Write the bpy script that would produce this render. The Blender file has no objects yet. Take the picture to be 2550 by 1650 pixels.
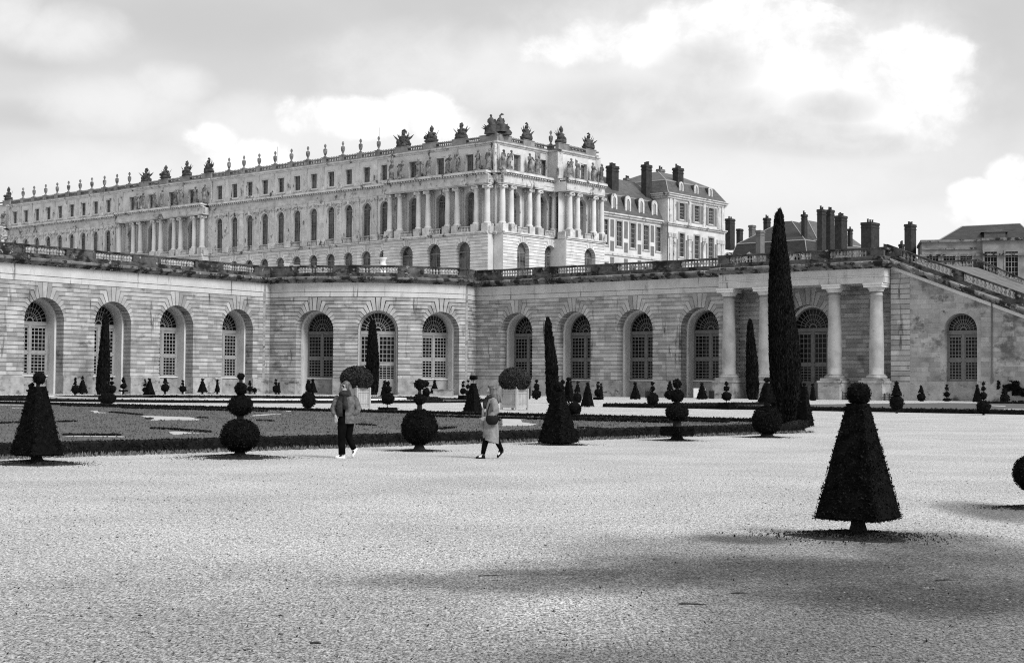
import bpy, math, random, os
import numpy as np
from mathutils import Vector, Matrix, noise
from mathutils.geometry import tessellate_polygon
random.seed(11); rng = np.random.default_rng(5)
PI = math.pi; R = math.radians
sc = bpy.context.scene
COL = sc.collection
# ------------------------------------------------------------------ camera
F, CX, CY, H = 3700.0, 1275.0, 825.0, 1.6      # focal length in photo pixels, eye height
PITCH = math.atan(133 / F); ROLL = 0.007
_u0 = Vector((0, -math.sin(PITCH), math.cos(PITCH)))
FWD = Vector((0, math.cos(PITCH), math.sin(PITCH)))
RGT = Vector((1, 0, 0)) * math.cos(ROLL) + _u0 * math.sin(ROLL)
UPV = _u0 * math.cos(ROLL) - Vector((1, 0, 0)) * math.sin(ROLL)
cam = bpy.data.cameras.new('camera'); co = bpy.data.objects.new('camera', cam); COL.objects.link(co)
cam.sensor_width = 36; cam.sensor_fit = 'HORIZONTAL'; cam.lens = 36 * F / 2550
cam.clip_start = 0.1; cam.clip_end = 6000
m = Matrix((RGT, UPV, -FWD)).transposed().to_4x4(); m.translation = Vector((0, 0, H)); co.matrix_world = m
sc.camera = co

def ray(x, y): return FWD + RGT * ((x - CX) / F) - UPV * ((y - CY) / F)
def gnd(x, y, z=0.0):
    d = ray(x, y); t = (z - H) / d.z
    return Vector((d.x * t, d.y * t, z))
def at(x, y, Y):
    d = ray(x, y); t = Y / d.y
    return Vector((d.x * t, Y, H + d.z * t))

class Fr:                                   # a vertical facade plane: u along it, z up, w towards the viewer
    def __init__(s, O, ang):
        s.O = Vector((O[0], O[1])); s.ang = ang
        s.d = Vector((math.cos(ang), math.sin(ang))); s.n = Vector((s.d.y, -s.d.x)); s.curved = False
    def P(s, u, z, w=0.0):
        q = s.O + s.d * u + s.n * w
        return (q.x, q.y, z)
    def hit(s, x, y, w=0.0):
        d = ray(x, y); k = d.x * s.n.x + d.y * s.n.y
        t = (s.O.dot(s.n) + w) / k
        q = Vector((d.x * t, d.y * t)) - s.O
        return q.dot(s.d), H + d.z * t
    def rot(s, u=0): return s.ang
class Arc:                                  # a convex round wall: u is arc length from its middle
    def __init__(s, C, rad, mid): s.C = Vector(C); s.r = rad; s.mid = mid; s.curved = True
    def P(s, u, z, w=0.0):
        a = s.mid + u / s.r
        return (s.C.x + math.cos(a) * (s.r + w), s.C.y + math.sin(a) * (s.r + w), z)
    def rot(s, u=0): return s.mid + u / s.r + PI / 2

# ------------------------------------------------------------------ mesh building
OFF = {}
class MB:
    def __init__(s): s.v = []; s.f = []; s.t = []; s.m = []
    def add(s, vs, fs, tone=0.5, mi=0):
        b = len(s.v); s.v.extend(tuple(x) for x in vs)
        for f in fs: s.f.append([b + i for i in f]); s.t.append(tone); s.m.append(mi)
    def box(s, c, size, rot=0.0, tone=0.5, taper=1.0, mi=0):
        cx, cy, cz = c; a, b, h = size[0] / 2, size[1] / 2, size[2]
        ca, sa = math.cos(rot), math.sin(rot); vs = []
        for z, k in ((cz, 1), (cz + h, taper)):
            for x, y in ((-a, -b), (a, -b), (a, b), (-a, b)):
                vs.append((cx + (x * ca - y * sa) * k, cy + (x * sa + y * ca) * k, z))
        s.add(vs, [(3, 2, 1, 0), (4, 5, 6, 7), (0, 1, 5, 4), (1, 2, 6, 5), (2, 3, 7, 6), (3, 0, 4, 7)], tone, mi)
    def fbox(s, fr, u0, u1, z0, z1, w0, w1, tone=0.5, mi=0):       # box in facade coordinates
        n = max(1, int(abs(u1 - u0) / 1.2)) if fr.curved else 1
        for i in range(n):
            a = u0 + (u1 - u0) * i / n; b = u0 + (u1 - u0) * (i + 1) / n
            vs = [fr.P(u, z, w) for w in (w0, w1) for (u, z) in ((a, z0), (b, z0), (b, z1), (a, z1))]
            fs = [(4, 5, 6, 7), (0, 1, 5, 4), (3, 2, 6, 7), (0, 3, 2, 1)]
            if i == 0: fs.append((0, 3, 7, 4))
            if i == n - 1: fs.append((1, 2, 6, 5))
            s.add(vs, fs, tone, mi)
    def poly(s, fr, pts, w, tone=0.5, mi=0):                       # flat polygon on a facade
        tri = tessellate_polygon([[Vector((u, z, 0)) for u, z in pts]])
        s.add([fr.P(u, z, w) for u, z in pts], [tuple(t) for t in tri], tone, mi)
    def side(s, fr, pts, w0, w1, tone=0.5, closed=False, mi=0):     # skirt along a line of points
        n = len(pts); vs = [fr.P(u, z, w0) for u, z in pts] + [fr.P(u, z, w1) for u, z in pts]
        s.add(vs, [(i, (i + 1) % n, n + (i + 1) % n, n + i) for i in range(n if closed else n - 1)], tone, mi)
    def bar(s, fr, a, b, th, w0, w1, tone=0.5, mi=0):              # straight bar between two facade points
        d = Vector((b[0] - a[0], b[1] - a[1])); q = Vector((-d.y, d.x)).normalized() * th / 2
        pts = [(a[0] - q.x, a[1] - q.y), (b[0] - q.x, b[1] - q.y), (b[0] + q.x, b[1] + q.y), (a[0] + q.x, a[1] + q.y)]
        vs = [fr.P(u, z, w) for w in (w0, w1) for u, z in pts]
        s.add(vs, [(4, 5, 6, 7), (0, 1, 5, 4), (1, 2, 6, 5), (2, 3, 7, 6), (3, 0, 4, 7)], tone, mi)
    def lathe(s, c, prof, n=12, tone=0.5, ph=0.0, mi=0, sq=False):
        vs = []; fs = []
        for r, z in prof:
            for k in range(n):
                a = ph + 2 * PI * k / n
                vs.append((c[0] + r * math.cos(a), c[1] + r * math.sin(a), c[2] + z))
        for i in range(len(prof) - 1):
            for k in range(n):
                fs.append((i * n + k, i * n + (k + 1) % n, (i + 1) * n + (k + 1) % n, (i + 1) * n + k))
        fs.append(tuple(range(n - 1, -1, -1))); fs.append(tuple((len(prof) - 1) * n + k for k in range(n)))
        s.add(vs, fs, tone, mi)
    def tube(s, pts, rad, n=8, tone=0.5, mi=0, flat=1.0):
        pts = [Vector(p) for p in pts]; vs = []; fs = []
        for i, p in enumerate(pts):
            d = (pts[min(i + 1, len(pts) - 1)] - pts[max(i - 1, 0)]).normalized()
            a = d.cross(Vector((0, 1, 0.01)));  a = a.normalized() if a.length > 0.1 else Vector((1, 0, 0))
            b = d.cross(a).normalized(); r = rad[i] if isinstance(rad, (list, tuple)) else rad
            for k in range(n):
                t = 2 * PI * k / n; vs.append(p + a * r * math.cos(t) + b * r * flat * math.sin(t))
        for i in range(len(pts) - 1):
            for k in range(n): fs.append((i * n + k, i * n + (k + 1) % n, (i + 1) * n + (k + 1) % n, (i + 1) * n + k))
        fs.append(tuple(range(n))); fs.append(tuple((len(pts) - 1) * n + k for k in range(n)))
        s.add(vs, fs, tone, mi)
    def ball(s, c, r, nu=16, nv=10, jit=0.0, tone=0.5, mi=0, seed=0):
        rx, ry, rz = r if isinstance(r, (tuple, list)) else (r, r, r); vs = []; fs = []
        for j in range(nv + 1):
            th = PI * j / nv
            for i in range(nu):
                a = 2 * PI * i / nu; q = Vector((math.sin(th) * math.cos(a), math.sin(th) * math.sin(a), math.cos(th)))
                k = 1 + (jit * noise.noise(q * 2.3 + Vector((seed, 0, 0))) if jit else 0)
                vs.append((c[0] + q.x * rx * k, c[1] + q.y * ry * k, c[2] + q.z * rz * k))
        for j in range(nv):
            for i in range(nu): fs.append((j * nu + i, j * nu + (i + 1) % nu, (j + 1) * nu + (i + 1) % nu, (j + 1) * nu + i))
        s.add(vs, fs, tone, mi)
    def loft(s, rings, n=20, tone=0.5, mi=0, fold=0.0, seed=0.0, cap=True):   # rings: (x,y,z,rx,ry,rot)
        vs = []; fs = []
        for (x, y, z, rx, ry, ro) in rings:
            ca, sa = math.cos(ro), math.sin(ro)
            for k in range(n):
                t = 2 * PI * k / n; e = 1 + fold * noise.noise(Vector((math.cos(t) * 2.2 + seed, math.sin(t) * 2.2, z * 3.5)))
                px, py = rx * e * math.cos(t), ry * e * math.sin(t)
                vs.append((x + px * ca - py * sa, y + px * sa + py * ca, z))
        for i in range(len(rings) - 1):
            for k in range(n): fs.append((i * n + k, i * n + (k + 1) % n, (i + 1) * n + (k + 1) % n, (i + 1) * n + k))
        if cap: fs.append(tuple(range(n))); fs.append(tuple((len(rings) - 1) * n + k for k in range(n)))
        s.add(vs, fs, tone, mi)
    def sweep(s, path, prof, tone=0.5, zf=None, jitter=None):       # profile (w,z) along a plan path, mitred
        path = [Vector(p) for p in path]; nn = []
        for i in range(len(path)):
            ds = []
            if i > 0: ds.append((path[i] - path[i - 1]).normalized())
            if i < len(path) - 1: ds.append((path[i + 1] - path[i]).normalized())
            ns = [Vector((d.y, -d.x)) for d in ds]; q = sum(ns, Vector((0, 0))); q.normalize()
            nn.append(q / max(0.35, q.dot(ns[0])))
        k = len(prof); vs = []
        for p, q in zip(path, nn):
            for w, z in prof: vs.append((p.x + q.x * w, p.y + q.y * w, z))
        for i in range(len(path) - 1):
            s.add([vs[i * k + j] for j in range(k)] + [vs[(i + 1) * k + j] for j in range(k)],
                  [(j, j + 1, k + j + 1, k + j) for j in range(k - 1)], tone)
        s.add(vs[:k], [tuple(range(k))], tone); s.add(vs[-k:], [tuple(range(k))], tone)
    def leaves(s, P, N, size, stretch=1.0, up=False, spread=0.35, lo=0.1, hi=1.0):   # many small leaf faces
        n = len(P)
        if n == 0: return
        a = rng.normal(size=(n, 3)); 
        nrm = N + rng.normal(size=(n, 3)) * 0.55; nrm /= np.linalg.norm(nrm, axis=1)[:, None] + 1e-9
        if up: a = np.tile([0, 0, 1.0], (n, 1)) + rng.normal(size=(n, 3)) * 0.22 + N * 0.25
        t = a if up else a - nrm * np.sum(a * nrm, axis=1)[:, None]
        if not up: t = t + N * 0.6 * np.linalg.norm(t, axis=1)[:, None]
        t /= np.linalg.norm(t, axis=1)[:, None] + 1e-9
        b = np.cross(t, nrm); b /= np.linalg.norm(b, axis=1)[:, None] + 1e-9
        sz = size * rng.uniform(0.6, 1.4, size=(n, 1)); C = P + N * (rng.uniform(-0.3, spread, size=(n, 1)) * size)
        q0 = C - t * sz * stretch * .5; q1 = C + b * sz * .42; q2 = C + t * sz * stretch * .6; q3 = C - b * sz * .42
        V = np.stack([q0, q1, q2, q3], 1).reshape(-1, 3); base = len(s.v)
        s.v.extend(map(tuple, V.tolist()))
        s.f.extend([[base + 4 * i, base + 4 * i + 1, base + 4 * i + 2, base + 4 * i + 3] for i in range(n)])
        s.t.extend(rng.uniform(lo, hi, size=n).tolist()); s.m.extend([0] * n)
    def build(s, name, mats, parent=None, smooth=False, link=True):
        off = OFF.get(parent, Vector((0, 0, 0))) if parent else Vector((0, 0, 0))
        me = bpy.data.meshes.new(name)
        V = np.array(s.v, dtype=float) - np.array(off) if s.v else np.zeros((0, 3))
        me.from_pydata(V.tolist(), [], s.f); me.update()
        at_ = me.attributes.new('tone', 'FLOAT', 'FACE'); at_.data.foreach_set('value', np.array(s.t, dtype=np.float32))
        mats = mats if isinstance(mats, (list, tuple)) else [mats]
        for x in mats: me.materials.append(x)
        if len(mats) > 1: me.polygons.foreach_set('material_index', np.array(s.m, dtype=np.int32))
        if smooth: me.polygons.foreach_set('use_smooth', np.ones(len(s.f), dtype=bool))
        o = bpy.data.objects.new(name, me); COL.objects.link(o)
        if parent: o.parent = parent
        OFF[o] = off
        return o

def tag(o, label=None, cat=None, group=None, kind=None):
    if label: o['label'] = label
    if cat: o['category'] = cat
    if group: o['group'] = group
    if kind: o['kind'] = kind
    return o
def thing(name, loc, label, cat, group=None):
    o = bpy.data.objects.new(name, None); COL.objects.link(o); o.location = loc; o.empty_display_size = 0.3
    OFF[o] = Vector(loc); return tag(o, label, cat, group)
def struct(o): o['kind'] = 'structure'; return o
def put(proto, parent, loc, rotz):          # a copy of a part, with its sub-parts, placed on its thing
    o = proto.copy(); COL.objects.link(o); o.parent = parent
    o.location = Vector(loc) - OFF[parent]; o.rotation_euler = (0, 0, rotz)
    for ch in proto.children:
        c = ch.copy(); COL.objects.link(c); c.parent = o
    return o
def drop(proto):
    for ch in list(proto.children): bpy.data.objects.remove(ch)
    bpy.data.objects.remove(proto)
def copy_thing(o, loc, rotz, label, scale=1.0):
    c = o.copy(); COL.objects.link(c); c.location = loc; c.rotation_euler = (0, 0, rotz); c['label'] = label; c.scale = (scale,) * 3
    for ch in o.children:
        k = ch.copy(); COL.objects.link(k); k.parent = c
    return c
ORD = ['first', 'second', 'third', 'fourth', 'fifth', 'sixth', 'seventh', 'eighth', 'ninth', 'tenth', 'eleventh', 'twelfth',
       'thirteenth', 'fourteenth', 'fifteenth', 'sixteenth', 'seventeenth', 'eighteenth']

# ------------------------------------------------------------------ materials
def new_mat(name):
    mt = bpy.data.materials.new(name); mt.use_nodes = True; nt = mt.node_tree
    return mt, nt, nt.nodes, nt.links, nt.nodes['Principled BSDF']
def mat(name, lo, hi, scale=1.0, detail=6, rough=0.9, tone=0.6, spec=0.2, bump=0.0, bscale=None, stretch=(1, 1, 1),
        stain=None, metallic=0.0, patch=None):
    """grey procedural surface: noise between lo and hi, times the face's own tone; stain=(value, scale, threshold) adds dirt"""
    mt, nt, N, L, b = new_mat(name)
    g = N.new('ShaderNodeNewGeometry'); mp = N.new('ShaderNodeMapping'); mp.inputs['Scale'].default_value = stretch
    L.new(g.outputs['Position'], mp.inputs['Vector'])
    n1 = N.new('ShaderNodeTexNoise'); n1.inputs['Scale'].default_value = scale; n1.inputs['Detail'].default_value = detail
    n1.inputs['Roughness'].default_value = 0.65
    L.new(mp.outputs[0], n1.inputs['Vector'])
    mr = N.new('ShaderNodeMapRange'); mr.inputs['From Min'].default_value = 0.3; mr.inputs['From Max'].default_value = 0.7
    mr.inputs['To Min'].default_value = lo; mr.inputs['To Max'].default_value = hi; L.new(n1.outputs['Fac'], mr.inputs['Value'])
    a = N.new('ShaderNodeAttribute'); a.attribute_name = 'tone'
    ma = N.new('ShaderNodeMath'); ma.operation = 'MULTIPLY_ADD'; ma.inputs[1].default_value = tone; ma.inputs[2].default_value = 1 - tone / 2
    L.new(a.outputs['Fac'], ma.inputs[0])
    mu = N.new('ShaderNodeMath'); mu.operation = 'MULTIPLY'; L.new(mr.outputs[0], mu.inputs[0]); L.new(ma.outputs[0], mu.inputs[1])
    out = mu.outputs[0]
    for st in (stain if isinstance(stain, list) else ([stain] if stain else [])):
        val, ssc, th, wid, strv = st
        m2 = N.new('ShaderNodeMapping'); m2.inputs['Scale'].default_value = strv; L.new(g.outputs['Position'], m2.inputs['Vector'])
        n2 = N.new('ShaderNodeTexNoise'); n2.inputs['Scale'].default_value = ssc; n2.inputs['Detail'].default_value = 7
        n2.inputs['Roughness'].default_value = 0.7; L.new(m2.outputs[0], n2.inputs['Vector'])
        r2 = N.new('ShaderNodeMapRange'); r2.interpolation_type = 'SMOOTHSTEP'; r2.inputs['From Min'].default_value = th; r2.inputs['From Max'].default_value = th + wid
        L.new(n2.outputs['Fac'], r2.inputs['Value'])
        mx = N.new('ShaderNodeMix'); L.new(r2.outputs[0], mx.inputs[0]); L.new(out, mx.inputs[2]); mx.inputs[3].default_value = val
        out = mx.outputs[0]
    L.new(out, b.inputs['Base Color'])
    b.inputs['Roughness'].default_value = rough; b.inputs['Specular IOR Level'].default_value = spec; b.inputs['Metallic'].default_value = metallic
    if bump:
        n3 = N.new('ShaderNodeTexNoise'); n3.inputs['Scale'].default_value = bscale or scale * 8; n3.inputs['Detail'].default_value = 4
        L.new(mp.outputs[0], n3.inputs['Vector'])
        bp = N.new('ShaderNodeBump'); bp.inputs['Strength'].default_value = 1.0; bp.inputs['Distance'].default_value = bump
        L.new(n3.outputs['Fac'], bp.inputs['Height']); L.new(bp.outputs[0], b.inputs['Normal'])
    return mt
M = {}
M['stone'] = mat('orangery_stone', .29, .46, .5, tone=.75, bump=.03, bscale=3, stain=[(.15, .3, .54, .16, (1, 1, 1.6)), (.07, 1.0, .57, .12, (1, 1, .14)), (.5, 1.1, .66, .06, (1, 1, 2))])
M['smooth'] = mat('smooth_ashlar', .54, .74, .4, tone=.4, bump=.01, bscale=3, stain=[(.24, .5, .58, .2, (1, 1, .5))])
M['blotchy'] = mat('blotchy_ashlar', .22, .46, .4, tone=.5, bump=.02, bscale=3, stain=[(.12, .25, .5, .14, (1, 1, 1.3)), (.07, .8, .62, .1, (1, 1, 1.4))])
M['column'] = mat('column_stone', .28, .5, .5, tone=.3, bump=.02, bscale=3, stain=[(.2, .5, .56, .2, (1, 1, 1))])
M['frieze'] = mat('frieze_ashlar', .46, .64, .4, tone=.4, bump=.01, bscale=3, stain=[(.26, .5, .56, .2, (1, 1, .4)), (.16, 1.3, .58, .1, (1, 1, .1))])
M['far_stone'] = mat('far_block_stone', .14, .3, .5, tone=.5, bump=.03)
M['plinth'] = mat('damp_plinth_stone', .22, .46, .8, tone=.5, bump=.03, bscale=3, stain=[(.07, .5, .52, .16, (1, 1, 2))])
M['old'] = mat('lichen_blackened_stone', .04, .13, .7, tone=.6, bump=.05, bscale=2.5, stain=[(.016, .45, .47, .12, (1, 1, 1.5)), (.34, 1.3, .6, .05, (1, 1, 1))])
M['ledge'] = mat('streaked_cornice_stone', .08, .26, .6, tone=.4, bump=.04, bscale=2.5, stain=[(.02, .6, .47, .1, (1, 1, .6)), (.42, .9, .6, .06, (1, 1, 1))])
M['baluster'] = mat('pale_baluster_stone', .2, .5, .6, tone=.9, bump=.01, stain=[(.06, .6, .56, .14, (1, 1, 1))])
M['palace'] = mat('palace_limestone', .50, .74, .3, tone=.4, bump=.02, bscale=2, stain=[(.3, .3, .58, .2, (1, 1, .6))])
M['palace_trim'] = mat('palace_carved_stone', .36, .68, .7, tone=.6, bump=.07, bscale=4, stain=[(.09, .7, .54, .12, (1, 1, .7))])
M['palace_dirty'] = mat('palace_parapet_stone', .12, .34, .5, tone=.4, bump=.03, bscale=3, stain=[(.09, .7, .56, .15, (1, 1, .8))])
M['statue'] = mat('weathered_statue_stone', .045, .34, 1.1, tone=.5, bump=.08, bscale=5, stain=[(.06, 1.2, .5, .15, (1, 1, 1))])
M['trophy'] = mat('dark_trophy_stone', .025, .11, 1.0, tone=.5, bump=.1, bscale=4)
M['frame'] = mat('window_frame_paint', .26, .36, 1.5, tone=.2, rough=.6)
M['frame_shaded'] = mat('shaded_window_paint', .13, .19, 1.5, tone=.2, rough=.6)  # frame paint darkened for the shaded walls, shade put into its colour
M['win_dark'] = mat('palace_window_frame', .13, .24, 1.5, tone=.3, rough=.6)
M['slate_dark'] = mat('dark_slate_roof', .025, .06, .8, tone=.5, rough=.55, spec=.35, bump=.05, bscale=3, stretch=(1, 1, 3))
M['slate'] = mat('slate_roof', .055, .12, .8, tone=.5, rough=.45, spec=.5, bump=.05, bscale=3, stretch=(1, 1, 3))
M['brick'] = mat('old_brick', .025, .06, 1.5, tone=.4, bump=.05, bscale=6)
M['panel'] = mat('brick_panel', .13, .21, 1.5, tone=.4, bump=.03, bscale=6)
M['lead'] = mat('lead_flashing', .3, .42, 1, rough=.5)
M['drain'] = mat('drainpipe_lead', .1, .16, 2, rough=.5)
M['iron'] = mat('black_iron', .015, .03, 3, rough=.5)
M['yew'] = mat('clipped_yew', .003, .014, 9, tone=1.7, rough=.8, spec=.03, bump=.02, bscale=30)
M['cypress'] = mat('cypress_foliage', .005, .016, 3, tone=1.5, rough=.8, spec=.04, stretch=(1, 1, .3), bump=.04, bscale=14)
M['box'] = mat('box_hedge', .006, .026, 5, tone=1.5, rough=.8, spec=.04, bump=.03, bscale=20)
M['dome'] = mat('orange_tree_foliage', .012, .032, 6, tone=1.3, rough=.6, spec=.25, bump=.03, bscale=20)
M['bark'] = mat('bark', .012, .032, 6, tone=.5, bump=.03, stretch=(1, 1, .25))
M['twig'] = mat('pale_twig', .2, .35, 6, tone=.5)
M['tub'] = mat('painted_tub_boards', .32, .46, 2, tone=.4, rough=.6, bump=.004)
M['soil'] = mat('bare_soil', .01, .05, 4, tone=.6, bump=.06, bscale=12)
M['lawn'] = mat('lawn_turf', .08, .15, .6, tone=.9, bump=.04, bscale=14, stain=[(.035, .3, .58, .12, (1, 1, 1)), (.15, 3.0, .55, .2, (1, 1, 1))])
M['steps'] = mat('worn_stair_stone', .1, .2, .8, tone=.4, bump=.03)
M['path'] = mat('pale_path_gravel', .36, .56, 1.5, tone=.3, bump=.01, bscale=20)
M['white'] = mat('white_paint', .75, .85, 2, tone=.1, rough=.5)
M['skin'] = mat('skin', .36, .44, 8, tone=.1, rough=.5, spec=.4)
M['hair'] = mat('blond_hair', .03, .2, 26, tone=.5, rough=.5, spec=.4, stretch=(1, 1, .12))
M['hair_dark'] = mat('dark_hair', .02, .05, 12, rough=.5)
M['wool'] = mat('pale_wool_coat', .14, .31, 9, tone=.3, bump=.012, bscale=22, spec=.05)
M['denim'] = mat('stone_washed_jacket', .05, .2, 14, tone=.3, bump=.012, bscale=22, spec=.05)
M['scarf'] = mat('dark_knit_scarf', .012, .05, 18, tone=.6, bump=.012, bscale=40)
M['black'] = mat('black_cloth', .003, .008, 8, tone=.3, rough=1, spec=.02)
M['leather'] = mat('black_leather', .005, .012, 8, rough=.6, spec=.12)
M['shoe'] = mat('white_shoe_leather', .78, .86, 6, tone=.1, rough=.45)
M['dark_shirt'] = mat('dark_shirt', .02, .04, 8)
M['grey_shirt'] = mat('grey_shirt', .2, .28, 8)
M['pebble'] = mat('pebbles', .04, .22, 20, tone=1.8)
def glass_mat(name, col, rough, spec):
    mt, nt, N, L, b = new_mat(name)
    g = N.new('ShaderNodeNewGeometry'); n = N.new('ShaderNodeTexNoise'); n.inputs['Scale'].default_value = 1.6; n.inputs['Detail'].default_value = 2
    L.new(g.outputs['Position'], n.inputs['Vector'])
    mr = N.new('ShaderNodeMapRange'); mr.inputs['To Min'].default_value = col * .4; mr.inputs['To Max'].default_value = col * 1.6; L.new(n.outputs['Fac'], mr.inputs['Value'])
    L.new(mr.outputs[0], b.inputs['Base Color']); b.inputs['Roughness'].default_value = rough; b.inputs['Specular IOR Level'].default_value = spec
    bp = N.new('ShaderNodeBump'); bp.inputs['Strength'].default_value = .4; bp.inputs['Distance'].default_value = .02
    L.new(n.outputs['Fac'], bp.inputs['Height']); L.new(bp.outputs[0], b.inputs['Normal'])
    return mt
M['glass'] = glass_mat('window_glass', .008, .12, .12)
M['lens'] = glass_mat('dark_lens', .006, .15, .3)
M['pane'] = mat('curtained_pane', .006, .17, .55, detail=2, tone=.5, rough=.15, spec=.4)
M['curtain'] = mat('pale_curtain', .2, .34, 2, tone=.6, stretch=(3, 3, .2))
def water_mat():
    mt, nt, N, L, b = new_mat('pool_water')
    b.inputs['Base Color'].default_value = (.03, .03, .03, 1); b.inputs['Roughness'].default_value = .06; b.inputs['IOR'].default_value = 1.33
    g = N.new('ShaderNodeNewGeometry'); n = N.new('ShaderNodeTexNoise'); n.inputs['Scale'].default_value = .9; L.new(g.outputs['Position'], n.inputs['Vector'])
    bp = N.new('ShaderNodeBump'); bp.inputs['Strength'].default_value = .3; bp.inputs['Distance'].default_value = .02
    L.new(n.outputs['Fac'], bp.inputs['Height']); L.new(bp.outputs[0], b.inputs['Normal']); return mt
M['water'] = water_mat()
def gravel_mat():
    mt, nt, N, L, b = new_mat('gravel_ground')
    g = N.new('ShaderNodeNewGeometry'); P = g.outputs['Position']
    def nz(scale, detail=4, rough=.6, st=None):
        n = N.new('ShaderNodeTexNoise'); n.inputs['Scale'].default_value = scale; n.inputs['Detail'].default_value = detail; n.inputs['Roughness'].default_value = rough
        if st:
            mp = N.new('ShaderNodeMapping'); mp.inputs['Scale'].default_value = st; L.new(P, mp.inputs['Vector']); L.new(mp.outputs[0], n.inputs['Vector'])
        else: L.new(P, n.inputs['Vector'])
        return n.outputs['Fac']
    def mr(v, a, bb, c, d, smooth=True):
        q = N.new('ShaderNodeMapRange'); q.interpolation_type = 'SMOOTHSTEP' if smooth else 'LINEAR'
        for i, x in enumerate((a, bb, c, d)): q.inputs[i + 1].default_value = x
        L.new(v, q.inputs[0]); return q.outputs[0]
    def op(o, a, bb):
        q = N.new('ShaderNodeMath'); q.operation = o
        for i, x in enumerate((a, bb)):
            if isinstance(x, (int, float)): q.inputs[i].default_value = x
            else: L.new(x, q.inputs[i])
        return q.outputs[0]
    grain = mr(nz(52, 4, .85, (1, .4, 1)), .36, .64, .2, 1.66)
    clump = mr(nz(19, 6, .85, (1, .36, 1)), .3, .7, .5, 1.42)
    broad = mr(nz(.35, 4, .6), .3, .7, .88, 1.1)
    vor = N.new('ShaderNodeTexVoronoi'); vor.inputs['Scale'].default_value = 15; vor.inputs['Randomness'].default_value = 1
    mp = N.new('ShaderNodeMapping'); mp.inputs['Scale'].default_value = (1, .5, 1); L.new(P, mp.inputs['Vector']); L.new(mp.outputs[0], vor.inputs['Vector'])
    speck = mr(vor.outputs['Distance'], .08, .26, .12, 1.0)
    thin = mr(nz(1.1, 3, .6), .5, .6, 0, 1)
    mx = N.new('ShaderNodeMix'); L.new(thin, mx.inputs[0]); mx.inputs[2].default_value = 1.0; L.new(speck, mx.inputs[3])
    v = op('MULTIPLY', op('MULTIPLY', grain, clump), op('MULTIPLY', broad, mx.outputs[0]))
    v = op('MULTIPLY', v, BASE_GRAVEL)
    # painted into gravel colour: foreground falloff, right-hand darkening, shadows; then a pale worn patch
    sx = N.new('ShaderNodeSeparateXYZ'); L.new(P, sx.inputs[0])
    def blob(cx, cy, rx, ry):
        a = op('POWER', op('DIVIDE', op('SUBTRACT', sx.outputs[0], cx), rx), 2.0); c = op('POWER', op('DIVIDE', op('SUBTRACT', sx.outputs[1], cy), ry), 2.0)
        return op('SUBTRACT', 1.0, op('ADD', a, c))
    for DM, lo_, hi_, f_ in ((BROAD, -1.3, 1.1, .66), (MILD, -1.0, 1.0, .55), (PAINTED_SHADE, -.9, 1.0, .36), (PALE, -.5, .9, 1.4)):
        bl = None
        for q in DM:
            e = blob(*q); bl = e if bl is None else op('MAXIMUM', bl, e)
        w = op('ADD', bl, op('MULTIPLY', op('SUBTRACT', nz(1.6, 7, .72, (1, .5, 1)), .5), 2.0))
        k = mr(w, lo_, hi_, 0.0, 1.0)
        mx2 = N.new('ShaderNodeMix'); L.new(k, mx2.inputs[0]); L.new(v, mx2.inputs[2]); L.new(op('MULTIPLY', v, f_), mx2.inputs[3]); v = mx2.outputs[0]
    L.new(mx2.outputs[0], b.inputs['Base Color']); b.inputs['Roughness'].default_value = .95; b.inputs['Specular IOR Level'].default_value = .1
    bp = N.new('ShaderNodeBump'); bp.inputs['Strength'].default_value = .8; bp.inputs['Distance'].default_value = .016
    L.new(nz(38, 3, .7), bp.inputs['Height']); L.new(bp.outputs[0], b.inputs['Normal'])
    return mt
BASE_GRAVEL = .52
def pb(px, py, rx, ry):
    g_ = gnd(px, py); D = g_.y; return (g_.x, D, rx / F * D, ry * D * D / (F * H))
PAINTED_SHADE = [pb(2050, 1422, 760, 40), pb(2480, 1400, 330, 80), pb(1500, 1424, 330, 12), pb(2490, 1275, 130, 26), pb(2300, 1480, 400, 50), pb(1860, 1342, 130, 12), pb(2300, 1340, 200, 20)]  # soft shadow band and tree shadows painted as darker gravel
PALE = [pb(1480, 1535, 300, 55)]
BROAD = [pb(1275, 1650, 2600, 300)]  # tonal falloff towards the viewer, painted into the gravel
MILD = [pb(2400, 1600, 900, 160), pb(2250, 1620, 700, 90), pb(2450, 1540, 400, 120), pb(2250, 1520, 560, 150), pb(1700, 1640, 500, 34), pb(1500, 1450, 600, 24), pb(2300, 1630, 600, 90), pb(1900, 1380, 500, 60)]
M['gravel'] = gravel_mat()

# ------------------------------------------------------------------ sky and light
SUN_AZ, SUN_EL = R(134), R(43)            # azimuth clockwise from the view axis
w = bpy.data.worlds.new('World'); sc.world = w; w.use_nodes = True
nt = w.node_tree; N = nt.nodes; L = nt.links; N.clear()
out = N.new('ShaderNodeOutputWorld'); bg = N.new('ShaderNodeBackground'); L.new(bg.outputs[0], out.inputs[0])
sky = N.new('ShaderNodeTexSky'); sky.sky_type = 'NISHITA'; sky.sun_disc = False; sky.sun_elevation = SUN_EL; sky.sun_rotation = SUN_AZ
sky.dust_density = 3; sky.air_density = 1
bw = N.new('ShaderNodeRGBToBW'); L.new(sky.outputs[0], bw.inputs[0])
tc = N.new('ShaderNodeTexCoord'); sep = N.new('ShaderNodeSeparateXYZ'); L.new(tc.outputs['Generated'], sep.inputs[0])
def wm(o, a, b=None, c=None):
    q = N.new('ShaderNodeMath'); q.operation = o
    for i, x in enumerate((a, b, c)):
        if x is None: continue
        if isinstance(x, (int, float)): q.inputs[i].default_value = x
        else: L.new(x, q.inputs[i])
    return q.outputs[0]
yy = wm('MAXIMUM', sep.outputs[1], .12)
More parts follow.
